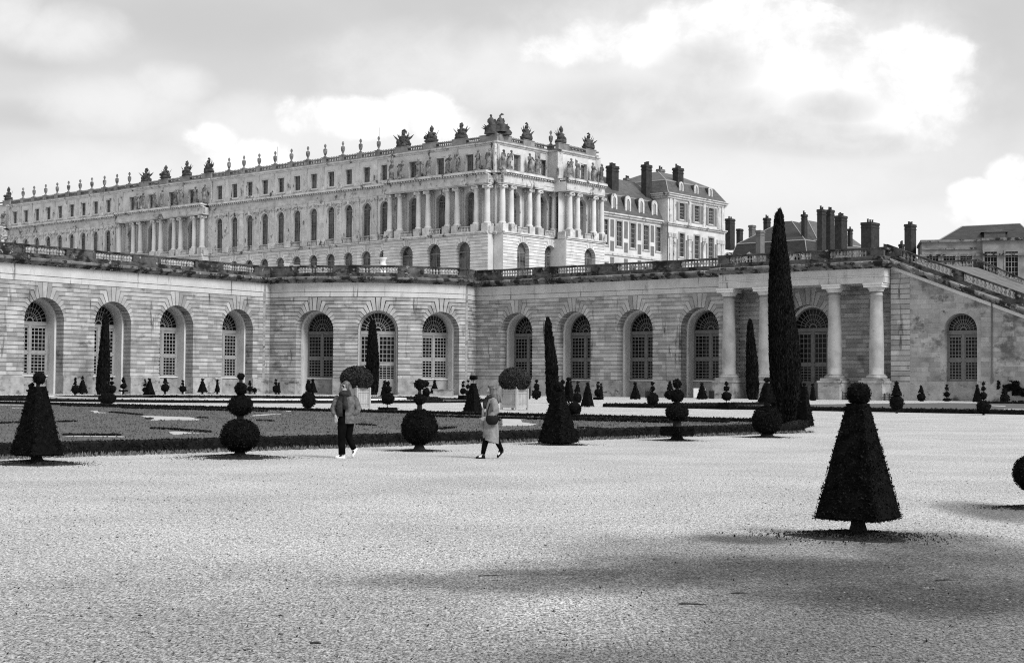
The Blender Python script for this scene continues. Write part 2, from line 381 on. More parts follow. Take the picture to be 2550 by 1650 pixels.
gx = wm('DIVIDE', sep.outputs[0], yy); gz = wm('DIVIDE', sep.outputs[2], yy)
cmb = N.new('ShaderNodeCombineXYZ'); L.new(gx, cmb.inputs[0]); L.new(gz, cmb.inputs[1])
def wnoise(scale, detail, rough, st=(1, 1, 1), off=0.0, dist=0.0):
    mp = N.new('ShaderNodeMapping'); mp.inputs['Scale'].default_value = st; mp.inputs['Location'].default_value = (off, off * .7, 0); L.new(cmb.outputs[0], mp.inputs['Vector'])
    n = N.new('ShaderNodeTexNoise'); n.inputs['Scale'].default_value = scale; n.inputs['Detail'].default_value = detail; n.inputs['Roughness'].default_value = rough; n.inputs['Distortion'].default_value = dist
    L.new(mp.outputs[0], n.inputs['Vector']); return n.outputs['Fac']
def wrange(v, a, b, c, d):
    q = N.new('ShaderNodeMapRange'); q.interpolation_type = 'SMOOTHSTEP'
    for i, x in enumerate((a, b, c, d)): q.inputs[i + 1].default_value = x
    L.new(v, q.inputs[0]); return q.outputs[0]
puff = wnoise(17, 10, .6, (1, 1.1, 1), 3.1, .5); fine = wnoise(42, 8, .62, (1, 1.1, 1), 1.7, .3); soft = wnoise(6, 6, .5, (1, 1.6, 1), 8.7)
def cloud_mask(blobs, nz, amp, lo, hi):
    best = None
    for (px, py, rx, ry, k) in blobs:
        cx_, cz_ = (px - CX) / F, (958 - py) / F
        a = wm('POWER', wm('MULTIPLY', wm('SUBTRACT', gx, cx_), F / rx), 2.0); b_ = wm('POWER', wm('MULTIPLY', wm('SUBTRACT', gz, cz_), F / ry), 2.0)
        e = wm('MULTIPLY', wm('SUBTRACT', 1.0, wm('ADD', a, b_)), k); e = wm('MAXIMUM', e, -3.0)
        best = e if best is None else wm('MAXIMUM', best, e)
    return wrange(wm('ADD', best, wm('MULTIPLY', wm('SUBTRACT', nz, .5), amp)), lo, hi, 0, 1)
def wmix(f, a, b):  # f may be a number
    q = N.new("ShaderNodeMix"); (q.inputs[0].__setattr__("default_value", f) if isinstance(f, float) else L.new(f, q.inputs[0]))
    for i, x in ((2, a), (3, b)):
        if isinstance(x, (int, float)): q.inputs[i].default_value = x
        else: L.new(x, q.inputs[i])
    return q.outputs[0]
wmixn = wmix(.35, puff, fine)
veil = wrange(wnoise(3.2, 5, .55, (1, 1.5, 1), 5.3), .3, .7, 6.4, 7.7)                  # thin high overcast, uneven
skyc = wmix(.86, bw.outputs[0], veil) if False else wmix(wm('ADD', .88, 0.0), bw.outputs[0], veil)
low = wrange(gz, .06, .28, 1, 0)                                                          # paler towards the roofs
skyc = wmix(wm('MULTIPLY', low, .9), skyc, 9.2)
greys = cloud_mask([(70, 150, 110, 34, 1), (90, 290, 260, 40, 1), (480, 60, 380, 70, 1), (2480, 180, 110, 160, .8)], soft, 3.0, -.8, 1.4)
skyc = wmix(wm('MULTIPLY', greys, .8), skyc, 6.1)
softw = cloud_mask([(10, 40, 70, 60, 1), (150, 85, 130, 60, 1), (410, 215, 90, 50, 1), (280, 260, 180, 65, 1), (320, 425, 300, 55, .8), (2300, 560, 260, 60, 1), (1900, 450, 330, 70, 1), (1600, 440, 280, 80, 1), (1350, 200, 200, 110, 1), (1180, 160, 300, 80, .6), (1700, 150, 450, 170, 1), (2150, 200, 280, 190, 1), (850, 330, 420, 80, 1)], wmixn, 3.4, -1.2, 1.4)
skyc = wmix(wm('MULTIPLY', softw, .85), skyc, 9.3)
whites = cloud_mask([(1400, 120, 90, 42, 1), (1480, 100, 100, 55, 1), (1590, 95, 110, 55, 1), (1720, 55, 140, 70, 1), (1870, 50, 170, 100, 1), (1990, 60, 110, 95, 1), (2120, 160, 140, 80, 1), (2280, 145, 140, 78, 1), (2390, 130, 55, 55, 1), (2330, 240, 105, 95, 1), (2310, 320, 80, 45, 1), (2000, 170, 160, 90, 1), (2200, 250, 160, 90, 1),
                     (740, 285, 60, 48, 1), (880, 295, 150, 48, 1), (1035, 268, 85, 42, 1), (515, 358, 65, 42, 1), (1110, 310, 90, 45, 1), (600, 400, 120, 45, .8), (2430, 465, 55, 30, 1), (2530, 440, 65, 55, 1), (2490, 520, 120, 55, 1)], wmixn, 4.2, -.55, .75)
skyc = wmix(wm('MULTIPLY', whites, .95), skyc, wrange(wmixn, .36, .6, 9.2, 11.4))
shade = cloud_mask([(1760, 165, 120, 70, 1), (1620, 245, 300, 55, 1), (1430, 290, 230, 45, 1), (2070, 265, 110, 45, 1), (1960, 325, 250, 42, 1), (2100, 350, 210, 34, 1)], wmixn, 3.2, -1.0, 1.1)
skyc = wmix(wm('MULTIPLY', shade, .9), skyc, wrange(wmixn, .35, .65, 6.8, 8.3))
L.new(skyc, bg.inputs['Color']); bg.inputs['Strength'].default_value = 0.1
sun = bpy.data.lights.new('sun', 'SUN'); sun.energy = 3.2; sun.angle = R(22); sun.color = (1, 1, 1)
so = bpy.data.objects.new('sun', sun); COL.objects.link(so)
sd = Vector((math.sin(SUN_AZ) * math.cos(SUN_EL), math.cos(SUN_AZ) * math.cos(SUN_EL), math.sin(SUN_EL)))
so.rotation_euler = sd.to_track_quat('Z', 'Y').to_euler()
vs_ = sc.view_settings; vs_.view_transform = 'Standard'; vs_.look = 'None'; vs_.exposure = 0.0; vs_.gamma = 1.0; vs_.use_curve_mapping = False

# ------------------------------------------------------------------ frames of the place
A37 = R(37.2)
FL = Fr((-38.2, 222), R(90) - A37); FRW = Fr((-1.34, 226), -A37)
FW = Fr((-2.77, 250), R(-40)); FS = Fr((-2.77, 250), R(50))
def P2(fr, u, w=0): q = fr.P(u, 0, w); return Vector((q[0], q[1]))

# ================================================================== THE ORANGERY
ZS, ZT, ZF, ZC, PL = 9.5, 14.5, 15.25, 16.6, 2.4         # springing, top of the coursed wall, band, cornice underside, plinth top
org = thing('orangery', (-20, 224, 0), 'long pale stone orangery with deep round arches, blackened balustrade and round corner', 'orangery')
G = .055
def rect_stones(mb, fr, ua, ub, z0, z1, w, skirt, ends=(True, True)):
    """one course from ua to ub cut into stones that share their joints but not their tone"""
    if ub - ua < .03: return
    cuts = [ua]
    while cuts[-1] + 2.0 < ub: cuts.append(cuts[-1] + random.uniform(.8, 1.7))
    cuts.append(ub)
    for a, b in zip(cuts, cuts[1:]):
        mb.add([fr.P(a, z0, w), fr.P(b, z0, w), fr.P(b, z1, w), fr.P(a, z1, w)], [(0, 1, 2, 3)], random.uniform(.1, .9))
    for z in (z0, z1): 
        mb.add([fr.P(u, z, w) for u in cuts] + [fr.P(u, z, w - skirt) for u in cuts], [(i, i + 1, len(cuts) + i + 1, len(cuts) + i) for i in range(len(cuts) - 1)], .5)
    for u, e in ((ua, ends[0]), (ub, ends[1])):
        if e: mb.add([fr.P(u, z0, w), fr.P(u, z1, w), fr.P(u, z1, w - skirt), fr.P(u, z0, w - skirt)], [(0, 1, 2, 3)], .5)
def arcpts(uc, r, zs, a0, a1, n=8):      # angles from the left springing, degrees
    return [(uc - r * math.cos(R(a0 + (a1 - a0) * i / n)), zs + r * math.sin(R(a0 + (a1 - a0) * i / n))) for i in range(n + 1)]
def outline(uc, r, zs, z0, n=24): return [(uc - r, z0)] + arcpts(uc, r, zs, 0, 180, n) + [(uc + r, z0)]
def rustic(mb, back, fr, u0, u1, arches, z0, zs, zt, nlow, nup, depth, g=G, sk=.1):
    """coursed wall with open joints; round arches whose stones fan out from the opening"""
    lows = [z0 + (zs - z0) * i / nlow for i in range(nlow + 1)]; ups = [zs + (zt - zs) * i / nup for i in range(nup + 1)]
    arches = sorted(arches); ed = [u0] + [(a[0] + b[0]) / 2 for a, b in zip(arches, arches[1:])] + [u1]
    if not arches:
        for a, b in list(zip(lows, lows[1:])) + list(zip(ups, ups[1:])):
            rect_stones(mb, fr, u0, u1, a + g, b - g, 0, sk)
        back.fbox(fr, u0, u1, z0, zt, -sk - .4, -sk)
        return
    for (uc, r), ua, ub in zip(arches, ed, ed[1:]):
        for a, b in zip(lows, lows[1:]):
            rect_stones(mb, fr, ua, uc - r, a + g, b - g, 0, sk, (ua == u0, False)); rect_stones(mb, fr, uc + r, ub, a + g, b - g, 0, sk, (False, ub == u1))
            for u in (uc - r, uc + r):
                mb.add([fr.P(u, a + g, 0), fr.P(u, b - g, 0), fr.P(u, b - g, -depth), fr.P(u, a + g, -depth)], [(0, 1, 2, 3)], random.uniform(.3, .7))
                for z in (a + g, b - g):
                    v = u + (.1 if u > uc else -.1); mb.add([fr.P(u, z, 0), fr.P(u, z, -depth), fr.P(v, z, -depth), fr.P(v, z, 0)], [(0, 1, 2, 3)])
        kap = 5.0; dphi = (90 - kap) / nup; gd = math.degrees(g / (r * 1.15))
        for sgn in (1, -1):
            def X(u): return u if sgn > 0 else 2 * uc - u
            lim = ua if sgn > 0 else 2 * uc - ub
            for j in range(nup):
                pa, pb = j * dphi + gd, (j + 1) * dphi - gd; za, zb = ups[j] + g, ups[j + 1] - g
                ja = max(lim, uc - (za - zs) / math.tan(R(pa))) if j else uc - r; jb = max(lim, uc - (zb - zs) / math.tan(R(pb)))
                cut = max(lim, min(ja, jb) - .05)
                pts = [(cut, za), (ja, za)] + arcpts(uc, r, zs, pa, pb, 3) + [(jb, zb), (cut, zb)]
                pts = [p for i, p in enumerate(pts) if i == 0 or (Vector(p) - Vector(pts[i - 1])).length > 1e-3]
                pts = [(X(u), z) for u, z in pts]; tn = random.uniform(.15, .85)
                A0, B0 = (X(ja), za), (X(jb), zb); pp = [(X(u), z) for u, z in arcpts(uc, r, zs, pa, pb, 3)]
                q4 = [(X(cut), za), A0, B0, (X(cut), zb)] + pp; mb.add([fr.P(u, z, 0) for u, z in q4], [(0, 1, 2), (0, 2, 3), (1, 4, 5), (1, 5, 2), (2, 5, 6), (2, 6, 7)], tn); mb.side(fr, pts[:-1], 0, -sk, tn)
                ar = [(X(u), z) for u, z in arcpts(uc, r, zs, pa, pb, 3)]; mb.side(fr, ar, 0, -depth, tn)
                if sgn > 0: rect_stones(mb, fr, lim, cut, za, zb, 0, sk, (ua == u0, False))
                else: rect_stones(mb, fr, X(cut), ub, za, zb, 0, sk, (False, ub == u1))
        kk = arcpts(uc, r, zs, 90 - kap + gd, 90 + kap - gd, 3); h = (zt - zs)
        pts = kk + [(uc + h * math.tan(R(kap - gd)), zt - g), (uc - h * math.tan(R(kap - gd)), zt - g)]
        mb.poly(fr, pts, 0, .6); mb.side(fr, pts, 0, -sk, .6, True); mb.side(fr, kk, 0, -depth, .6)
        # what shows at the bottom of the joints
        rb = r + .1; bz = [(lows[0], zs)] + [(ups[j], ups[j + 1]) for j in range(nup)]
        for z_a, z_b in bz:
            def hw(z): return rb if z <= zs else (math.sqrt(max(rb * rb - (z - zs) ** 2, 0)))
            if z_a < zs + rb:
                zz = [z_a + (min(z_b, zs + rb) - z_a) * i / 4 for i in range(5)]
                for sgn, e in ((-1, ua), (1, ub)):
                    pts = [(e, z_a)] + [(uc + sgn * hw(z), z) for z in zz]
                    if z_b > zs + rb: pts.append((uc, z_b))
                    pts.append((e, z_b)); back.poly(fr, pts, -sk)
            else: back.poly(fr, [(ua, z_a), (ub, z_a), (ub, z_b), (ua, z_b)], -sk)
        back.side(fr, outline(uc, rb, zs, z0), -sk, -depth - .02)
def bands(mb, fr, u0, u1):
    mb.fbox(fr, u0, u1, ZT + .05, ZF - .05, -.3, 0, .55); mb.fbox(fr, u0, u1, ZF + .04, ZC + .02, -.3, .03, .55)
    mb.fbox(fr, u0, u1, ZT, ZF + .1, -.45, -.1, .3)
def reveal(mb, fr, uc, r, r2, d1, d2, sill):
    mb = MB()
    o1, o2 = outline(uc, r + .12, ZS, 0), outline(uc, r2, ZS, 0)
    k = len(o1); vs = [fr.P(u, z, -d1) for u, z in o1 + o2]; mb.add(vs, [(i, i + 1, k + i + 1, k + i) for i in range(k - 1)])
    mb.side(fr, o2, -d1, -d2 - .3, .5)
    if sill > 0:
        sb = MB(); sb.fbox(fr, uc - r2, uc + r2, 0, sill, -d2 - .4, -d2 + .1, .4); sb.build('apron', M['plinth'], org); mb.fbox(fr, uc - r2, uc + r2, sill, sill + .16, -d2 - .4, -d2 + .25, .7)
    mb.build('arch_reveal', M['smooth'], org)
def big_window(parent, fr, uc, r, w, sill, fmat, door=False):
    f, bz = MB(), MB(); T = .2
    oa, ob = outline(uc, r, ZS, sill, 24), outline(uc, r - T, ZS, sill + T, 24); k = len(oa)
    f.add([fr.P(u, z, w) for u, z in oa + ob], [(i, i + 1, k + i + 1, k + i) for i in range(k - 1)])
    f.side(fr, ob, w, w - .15)
    ri = r - T; f.bar(fr, (uc - r, sill + T / 2), (uc + r, sill + T / 2), T, w - .15, w)
    f.bar(fr, (uc - ri, ZS - .28), (uc + ri, ZS - .28), .5, w - .15, w + .05, .6); f.bar(fr, (uc - ri, ZS - .66), (uc + ri, ZS - .66), .14, w - .15, w, .6)
    f.bar(fr, (uc, sill), (uc, ZS - .4), .36, w - .15, w + .04, .5)
    zm = sill + (ZS - .7 - sill) * (.47 if not door else .52); f.bar(fr, (uc - ri, zm), (uc + ri, zm), .32, w - .15, w + .02)
    lowz = sill + T
    if door:
        lowz = sill + 2.2; f.fbox(fr, uc - ri, uc + ri, sill, lowz, w - .12, w - .02, .5)
        for s_ in (-1, 1): f.fbox(fr, uc + s_ * ri * .52 - .55, uc + s_ * ri * .52 + .55, sill + .5, lowz - .4, w - .02, w + .03, .6)
    for s_ in (-1, 1):
        a, b = (uc - ri, uc - .18) if s_ < 0 else (uc + .18, uc + ri)
        for z0, z1, nr in ((lowz, zm - .16, 6), (zm + .16, ZS - .74, 6)):
            f.bar(fr, (a, z0 + .07), (b, z0 + .07), .14, w - .12, w - .02); f.bar(fr, (a, z1 - .07), (b, z1 - .07), .14, w - .12, w - .02)
            f.bar(fr, (a + .07, z0), (a + .07, z1), .14, w - .12, w - .02); f.bar(fr, (b - .07, z0), (b - .07, z1), .14, w - .12, w - .02)
            nc = 4
            for i in range(1, nc): u = a + (b - a) * i / nc; bz.bar(fr, (u, z0), (u, z1), .085, w - .12, w - .04)
            for i in range(1, nr): z = z0 + (z1 - z0) * i / nr; bz.bar(fr, (a, z), (b, z), .085, w - .12, w - .045)
    for i in range(1, 14):
        a = R(180 * i / 14); r0 = .36 if i % 2 else .2
        bz.bar(fr, (uc - ri * r0 * math.cos(a), ZS + ri * r0 * math.sin(a)), (uc - ri * math.cos(a), ZS + ri * math.sin(a)), .07, w - .12, w - .045)
    for q in (.2, .45, .7):
        pts = arcpts(uc, ri * q, ZS, 0, 180, 16)
        for p, q_ in zip(pts, pts[1:]): bz.bar(fr, p, q_, .07 if q > .3 else .16, w - .12, w - .04)
    wd = f.build('window' if not door else 'door', fmat, parent); bz.build('glazing_bars', fmat, wd)
    g = MB(); g.poly(fr, outline(uc, r - .1, ZS, sill + .1, 20), w - .11); g.build('glass', M['glass'], wd)
# ---- plan of the round corner
uA = FL.hit(655, 800)[0]; uB = FRW.hit(1185, 800)[0]
EL = at(672, 800, 224.5).xy; ER = at(1159, 800, 225.0).xy
ch = ER - EL; RAD = 27.0; mid = (EL + ER) / 2; pn = Vector((-ch.y, ch.x)).normalized()
ctr = mid + pn * math.sqrt(RAD ** 2 - (ch.length / 2) ** 2)
FA = Arc(ctr, RAD, math.atan2(-pn.y, -pn.x)); HALF = RAD * math.asin(ch.length / 2 / RAD)
def seg(a, b): d = b - a; return Fr((a.x, a.y), math.atan2(d.y, d.x)), d.length
PA, PB = P2(FL, uA), P2(FRW, uB)
S1, l1 = seg(PA, EL); S2, l2 = seg(ER, PB)
LA = [-59.2, -48.1, -37.1, -26.2, -15.2, -3.72]; RA = [2.5, 13.08, 23.65, 34.25]
uP0, uP1 = 38.9, 62.4
CAs = []
for a, b in ((742.5, 823), (891.7, 991), (1058.5, 1140)):
    d = ray((a + b) / 2, 800); q = Vector((d.x, d.y)).normalized(); oc = -ctr; bb = q.dot(-oc) 
    t = bb - math.sqrt(max(0, bb * bb - ctr.length_squared + RAD ** 2)); p = q * t - ctr
    da = math.atan2(p.y, p.x) - FA.mid
    while da > PI: da -= 2 * PI
    while da < -PI: da += 2 * PI
    CAs.append(da * RAD)
wall, back, plin, rev, smooth = MB(), MB(), MB(), MB(), MB()
DEP1, DEP2 = 1.6, 3.1
def wing(fr, u0, u1, arches, doors=()):
    rustic(wall, back, fr, u0, u1, [(u, 3.0) for u in arches], PL, ZS, ZT, 13, 9, DEP1); bands(smooth, fr, u0, u1)
    ed = [u0] + sum([[u - 3.0, u + 3.0] for u in arches], []) + [u1]
    for a, b in zip(ed[::2], ed[1::2]):
        if b - a > .05: plin = MB(); plin.fbox(fr, a, b, -.3, PL - .12, -DEP1, .14, random.uniform(.2, .8)); plin.fbox(fr, a, b, PL - .12, PL, -DEP1, .06, .8); plin.build('plinth', M['plinth'], org)
    for u in arches:
        sh = u in doors
        d1, d2, r2 = (1.0, 1.15, 2.86) if sh else (DEP1, DEP2, 2.72)
        if sh: back.side(fr, outline(u, 3.0, ZS, 0), -.2, -d1, .5)
        reveal(rev, fr, u, 3.0, r2, d1, d2, 0 if sh else PL - .1)
wing(FL, -72, uA, LA); wing(FRW, uB, uP0 + .6, RA); wing(FA, -HALF, HALF, CAs, (CAs[1],)); wing(S1, 0, l1, []); wing(S2, 0, l2, [])
# ---- the columned portal
FP = Fr(P2(FRW, 0, -1.8), FRW.ang); NW = FRW.hit(2012, 800, -1.8)[0]
rustic(wall, back, FP, uP0 + .6, uP1 + 2.6, [(NW, 3.05)], PL, ZS, ZT + .3, 13, 9, 1.2); rustic(wall, back, Fr(P2(FRW, uP0 + .6), FRW.ang + R(90)), 0, 1.8, [], PL, ZS, ZT + .3, 13, 9, 1.2); smooth.fbox(FRW, uP0 + .6, uP1 + 2.6, ZT + .2, ZC, -.4, .02)
reveal(rev, FP, NW, 3.05, 2.75, 1.2, 1.5, 0)
for a, b in ((uP0 + .6, NW - 3.05), (NW + 3.05, uP1 + 2.6)): plin = MB(); plin.fbox(FP, a, b, -.3, PL, -1.2, .14); plin.build('plinth', M['plinth'], org)
smooth.fbox(FRW, uP0, uP1, 14.75, 15.55, -2.2, 3.0, .6); smooth.fbox(FRW, uP0 - .06, uP1 + .06, 15.55, 15.68, 0, 3.08, .7); smooth.fbox(FRW, uP0, uP1, 15.68, ZC + .02, 0, 2.97, .6)
o_wall = wall.build('coursed_wall', M['stone'], org); back.build('joint_bed', M['stone'], org)
smooth.build('frieze', M['frieze'], org); 
for fr, us in ((FL, LA[1:]), (FRW, RA)):
    for u in us: big_window(org, fr, u, 2.72, -DEP2, PL, M['frame'] if fr is FL else M['frame_shaded'])
big_window(org, FA, CAs[0], 2.72, -DEP2, PL, M['frame_shaded']); big_window(org, FA, CAs[2], 2.72, -DEP2, PL, M['frame'])
big_window(org, FA, CAs[1], 2.86, -1.15, .05, M['frame'], True); big_window(org, FP, NW, 2.75, -1.5, .05, M['frame_shaded'], True)
for k, u in enumerate((39.95, 45.4, 55.3, 61.0)):
    c = FRW.P(u, 0, 2.0); c = (c[0], c[1], 0)
    col = MB(); prof = [(.94, 3.25)] + [(.92 - .17 * max(0, (t - .3) / .7) ** 1.3, 3.25 + 9.9 * t) for t in [i / 10 for i in range(11)]]
    col.lathe(c, prof + [(.83, 13.2), (.83, 13.35), (.75, 13.36), (.75, 13.7)], 24, .5)
    co_ = col.build('column', M['column'], org, smooth=True)
    cap = MB(); cap.lathe(c, [(.8, 13.7), (.9, 13.72), (.92, 13.85), (1.12, 14.12), (1.14, 14.2)], 24); q = FRW.P(u, 14.2, 2.0)
    cap.box(q, (2.46, 2.46, .32), FRW.ang, .7); cap.box((q[0], q[1], 14.52), (2.6, 2.6, .22), FRW.ang, .6); cap.build('capital', M['smooth'], co_)
    bs = MB(); bs.lathe(c, [(1.3, 2.75), (1.34, 2.9), (1.28, 3.05), (1.1, 3.1), (1.12, 3.22), (1.02, 3.27)], 24)
    bs.box((c[0], c[1], 2.42), (2.8, 2.8, .33), FRW.ang, .3); bs.build('column_base', M['plinth'], co_)
    pd = MB(); pd.box((c[0], c[1], -.3), (3.0, 3.6, 2.45), FRW.ang, .6); pd.box((c[0], c[1], 2.15), (3.2, 3.8, .27), FRW.ang, .7); pd.build('pedestal', M['plinth'], co_)
for p_, a_ in ((PA, FL.ang), (EL, FL.ang), (ER, FRW.ang), (PB, FRW.ang)):
    bk = p_.normalized() * .33; qn = MB(); qn.box((p_.x + bk.x, p_.y + bk.y, -.2), (.5, .5, ZC), a_, .4); qn.build('quoin', M['plinth'], org)
# ---- cornice, parapet and balustrade along the roof edge
arcp = [P2(FA, -HALF + 2 * HALF * i / 20) for i in range(21)]
path = [P2(FL, -72), PA] + arcp + [PB, P2(FRW, uP0), P2(FRW, uP0, 3.0), P2(FRW, uP1, 3.0), P2(FRW, uP1, .9)]
cor = MB(); cor.sweep(path, [(-.6, ZC), (.1, ZC), (.16, ZC + .14), (.5, ZC + .3), (.56, ZC + .42), (.98, ZC + .5), (1.02, ZC + .74), (.92, ZC + .82), (.1, ZC + .98), (-.6, ZC + .98)], .5)
cor.build('cornice', M['ledge'], org)
par = MB(); zb = ZC + .95
par.sweep(path, [(-.5, zb - .1), (.16, zb - .1), (.16, zb + .5), (.06, zb + .58), (-.5, zb + .58)], .5); par.build('parapet', M['old'], org)
zr = zb + .56; ztop = zb + 1.66
ral = MB(); ral.sweep(path, [(-.42, ztop - .26), (.1, ztop - .26), (.16, ztop - .16), (.16, ztop), (-.46, ztop), (-.46, ztop - .2), (-.42, ztop - .26)], .5); ral.build('balustrade_rail', M['old'], org)
BAL = [(.13, 0), (.13, .1), (.07, .14), (.2, .42), (.19, .5), (.07, .74), (.12, .78), (.13, .86)]
piers = MB()
def balusters(fr, u0, u1, w, zf=None, name='balustrade'):
    mb = MB(); n = max(2, int((u1 - u0) / .46)); fz = zf or (lambda u: zr)
    for i in range(n):
        u = u0 + (u1 - u0) * (i + .5) / n; q = fr.P(u, fz(u), w); mb.lathe(q, BAL, 7, random.uniform(.15, 1))
    mb.build(name, M['baluster'], org)
def run(fr, u0, u1, holes, w=-.16):
    ed = [u0] + sum([[a, b] for a, b in holes], []) + [u1]
    for a, b in zip(ed[::2], ed[1::2]):
        if b - a > .02:
            piers = MB(); piers.fbox(fr, a, b, zr, ztop - .24, w - .3, w + .25, random.uniform(.2, .9))
            if b - a > 3:
                for e in (a, b - .45): piers.fbox(fr, e, e + .45, zr, ztop - .24, w + .25, w + .33, .3)
            piers.build('parapet_pier', M['old'], org)
    for a, b in holes: balusters(fr, a, b, w)
run(FL, -72, uA, [(u - 3.1, u + 3.1) for u in LA]); run(FA, -HALF, HALF, [(u - 2.9, u + 2.9) for u in CAs]); run(FRW, uB, uP0, [(u - 3.1, u + 3.1) for u in RA])
run(S1, 0, l1, []); run(S2, 0, l2, [])
run(FRW, uP0, uP1, [(uP0 + 1.6, uP0 + 7.2), (NW - 2.9, NW + 2.9), (uP1 - 7.4, uP1 - 2.2)], 2.84)
# ---- flank wall of the great stair, its raking parapet
uS0, uS1 = uP1 + .2, 92.0; WS = 1.0
def zrak(u): return 17.3 - .395 * (u - 62.0)
st = MB(); DU = 71.46; dr = 2.05; zsd = 8.72
def stair_course(a, b, z0, z1):
    ub = min(b, 62.0 + (17.3 - z1) / .395)
    if ub - a > .1: rect_stones(st, FRW, a, ub, z0, z1, WS, .05)
uS0b = 65.0
st.poly(FRW, [(uS0b, -.3), (DU - dr, -.3), (DU - dr, zsd)] + arcpts(DU, dr, zsd, 0, 180, 16)[1:] + [(DU + dr, -.3), (uS1, -.3), (uS1, zrak(uS1)), (uS0b, zrak(uS0b))], WS, .5)
zz = PL
while zz < 15.5:
    z1 = zz + .6; 
    for a, b in ((uS0b, DU - dr - .5), (DU + dr + .5, uS1)) if zz < zsd + dr + .4 else ((uS0b, uS1),):
        e = min(b, 62.0 + (17.3 - z1) / .395 - .2)
        if e - a > .4:
            cs = [a]
            while cs[-1] + 1.8 < e: cs.append(cs[-1] + random.uniform(.8, 1.7))
            cs.append(e)
            for p, q in zip(cs, cs[1:]): st.fbox(FRW, p + .008, q - .008, zz + .01, z1 - .01, WS - .05, WS + .015, random.uniform(.05, .95))
    zz = z1
st.side(FRW, outline(DU, dr, zsd, -.3, 18), WS, WS - 1.1, .5)
st.build('stair_wall', M['blotchy'], org)
sp = MB(); sp.fbox(FRW, uS0b, DU - dr, -.3, PL, WS - .3, WS + .12); sp.fbox(FRW, DU + dr, uS1, -.3, PL, WS - .3, WS + .12); sp.fbox(FRW, DU - dr, DU + dr, -.3, PL, WS - 1.2, WS - .9)
sp.build('stair_plinth', M['plinth'], org)
ps = MB()                                               # coursed strip beside the portal
for i in range(22):
    z = PL + (ZC - PL) * i / 22; rect_stones(ps, FRW, uP1 + .1, uS0b, z + G, z + (ZC - PL) / 22 - G, WS + .06, .12)
ps.fbox(FRW, uP1 + .1, uS0b, -.3, ZC, -.4, WS - .05); ps.fbox(FRW, uP1 + .1, uS0b, -.3, PL - .1, WS - .05, WS + .16); ps.build('corner_strip', M['stone'], org)
_zs = ZS; ZS = zsd; big_window(org, FRW, DU, dr, WS - .95, PL, M['frame_shaded']); ZS = _zs
def rake(name, prof, mt, w0, u0=62.0, fz=zrak, ue=uS1):
    mb = MB(); vs = []
    for u in (u0, ue): vs += [FRW.P(u, fz(u) + z, w0 + w_) for w_, z in prof]
    k = len(prof); mb.add(vs, [(i, i + 1, k + i + 1, k + i) for i in range(k - 1)] + [tuple(range(k))]); mb.build(name, mt, org)
rake('raking_band', [(-.4, -.55), (.07, -.55), (.07, -.12), (-.4, -.12)], M['smooth'], WS)
rake('raking_cornice', [(-.4, -.1), (.2, -.1), (.5, .15), (.75, .35), (.75, .6), (.1, .85), (-.5, .85)], M['ledge'], WS)
rake('raking_parapet', [(-.4, .8), (.16, .8), (.16, 1.3), (-.4, 1.35)], M['old'], WS)
rake('raking_rail', [(-.45, 2.2), (.12, 2.2), (.16, 2.45), (-.45, 2.45), (-.45, 2.2)], M['old'], WS)
u = 64.0; rp = MB()
while u < 86:
    balusters(FRW, u, u + 6.4, WS - .14, lambda v: zrak(v) + 1.33, 'raking_balustrade')
    rp = MB(); rp.add([FRW.P(a, zrak(a) + h, WS + e) for e in (-.4, .12) for a, h in ((u + 6.4, 1.3), (u + 7.8, 1.3), (u + 7.8, 2.25), (u + 6.4, 2.25))], [(4, 5, 6, 7), (0, 1, 5, 4), (3, 2, 6, 7), (1, 2, 6, 5), (0, 3, 7, 4)], random.uniform(.2, .8)); rp.build('raking_pier', M['old'], org); u += 7.8
rp = MB(); rp.add([FRW.P(a, zrak(62) + h, WS + e) for e in (-.4, .2) for a, h in ((61.6, .8), (64.0, .8), (64.0, 1.6), (61.6, 2.5))], [(4, 5, 6, 7), (0, 1, 5, 4), (3, 2, 6, 7), (1, 2, 6, 5), (0, 3, 7, 4)])
rp.build('raking_pier', M['old'], org)
dp = MB(); q = FRW.P(FRW.hit(2470.7, 850, WS)[0], 0, WS + .1); dp.tube([(q[0], q[1], 2.2), (q[0], q[1], zrak(78) + 1.6)], .09); dp.box((q[0], q[1], 2.2), (.3, .3, .7), FRW.ang); dp.build('drainpipe', M['drain'], org)
# the stair itself and the parapet on its far side
WB = -22.0; fa, fb, fc = (FRW.hit(*p, WB) for p in ((2358.6, 652), (2439, 645), (2550, 694)))
sl = (fc[1] - fb[1]) / (fc[0] - fb[0])
sf = MB(); sf.add([FRW.P(62, 17.9, .5), FRW.P(uS1, zrak(uS1) + .7, .5), FRW.P(uS1 + 2, zrak(uS1) + .9, WB), FRW.P(fb[0], fb[1] - 1.2, WB), FRW.P(62, 18.0, WB)], [(0, 1, 2, 3), (0, 3, 4)]); sf.build('stair_flight', M['steps'], org)
def zfar(u): return fb[1] - 1.75 + (sl * (u - fb[0]) if u > fb[0] else 0)
ub_ = MB()
for a, b in ((fa[0] - 12, fb[0]), (fb[0], fb[0] + 30)):
    for h0, h1 in ((-.6, .55), (1.5, 1.75)):
        ub_.add([FRW.P(u, zfar(u) + h, WB + e) for e in (0, .4) for u, h in ((a, h0), (b, h0), (b, h1), (a, h1))], [(4, 5, 6, 7), (0, 1, 5, 4), (3, 2, 6, 7)])
    n = int((b - a) / 7)
    for i in range(n + 1):
        u = a + (b - a) * i / n; ub_.add([FRW.P(v, zfar(v) + h, WB + e) for e in (-.05, .42) for v, h in ((u - .7, .5), (u + .7, .5), (u + .7, 1.55), (u - .7, 1.55))], [(4, 5, 6, 7), (0, 3, 7, 4), (1, 2, 6, 5)])
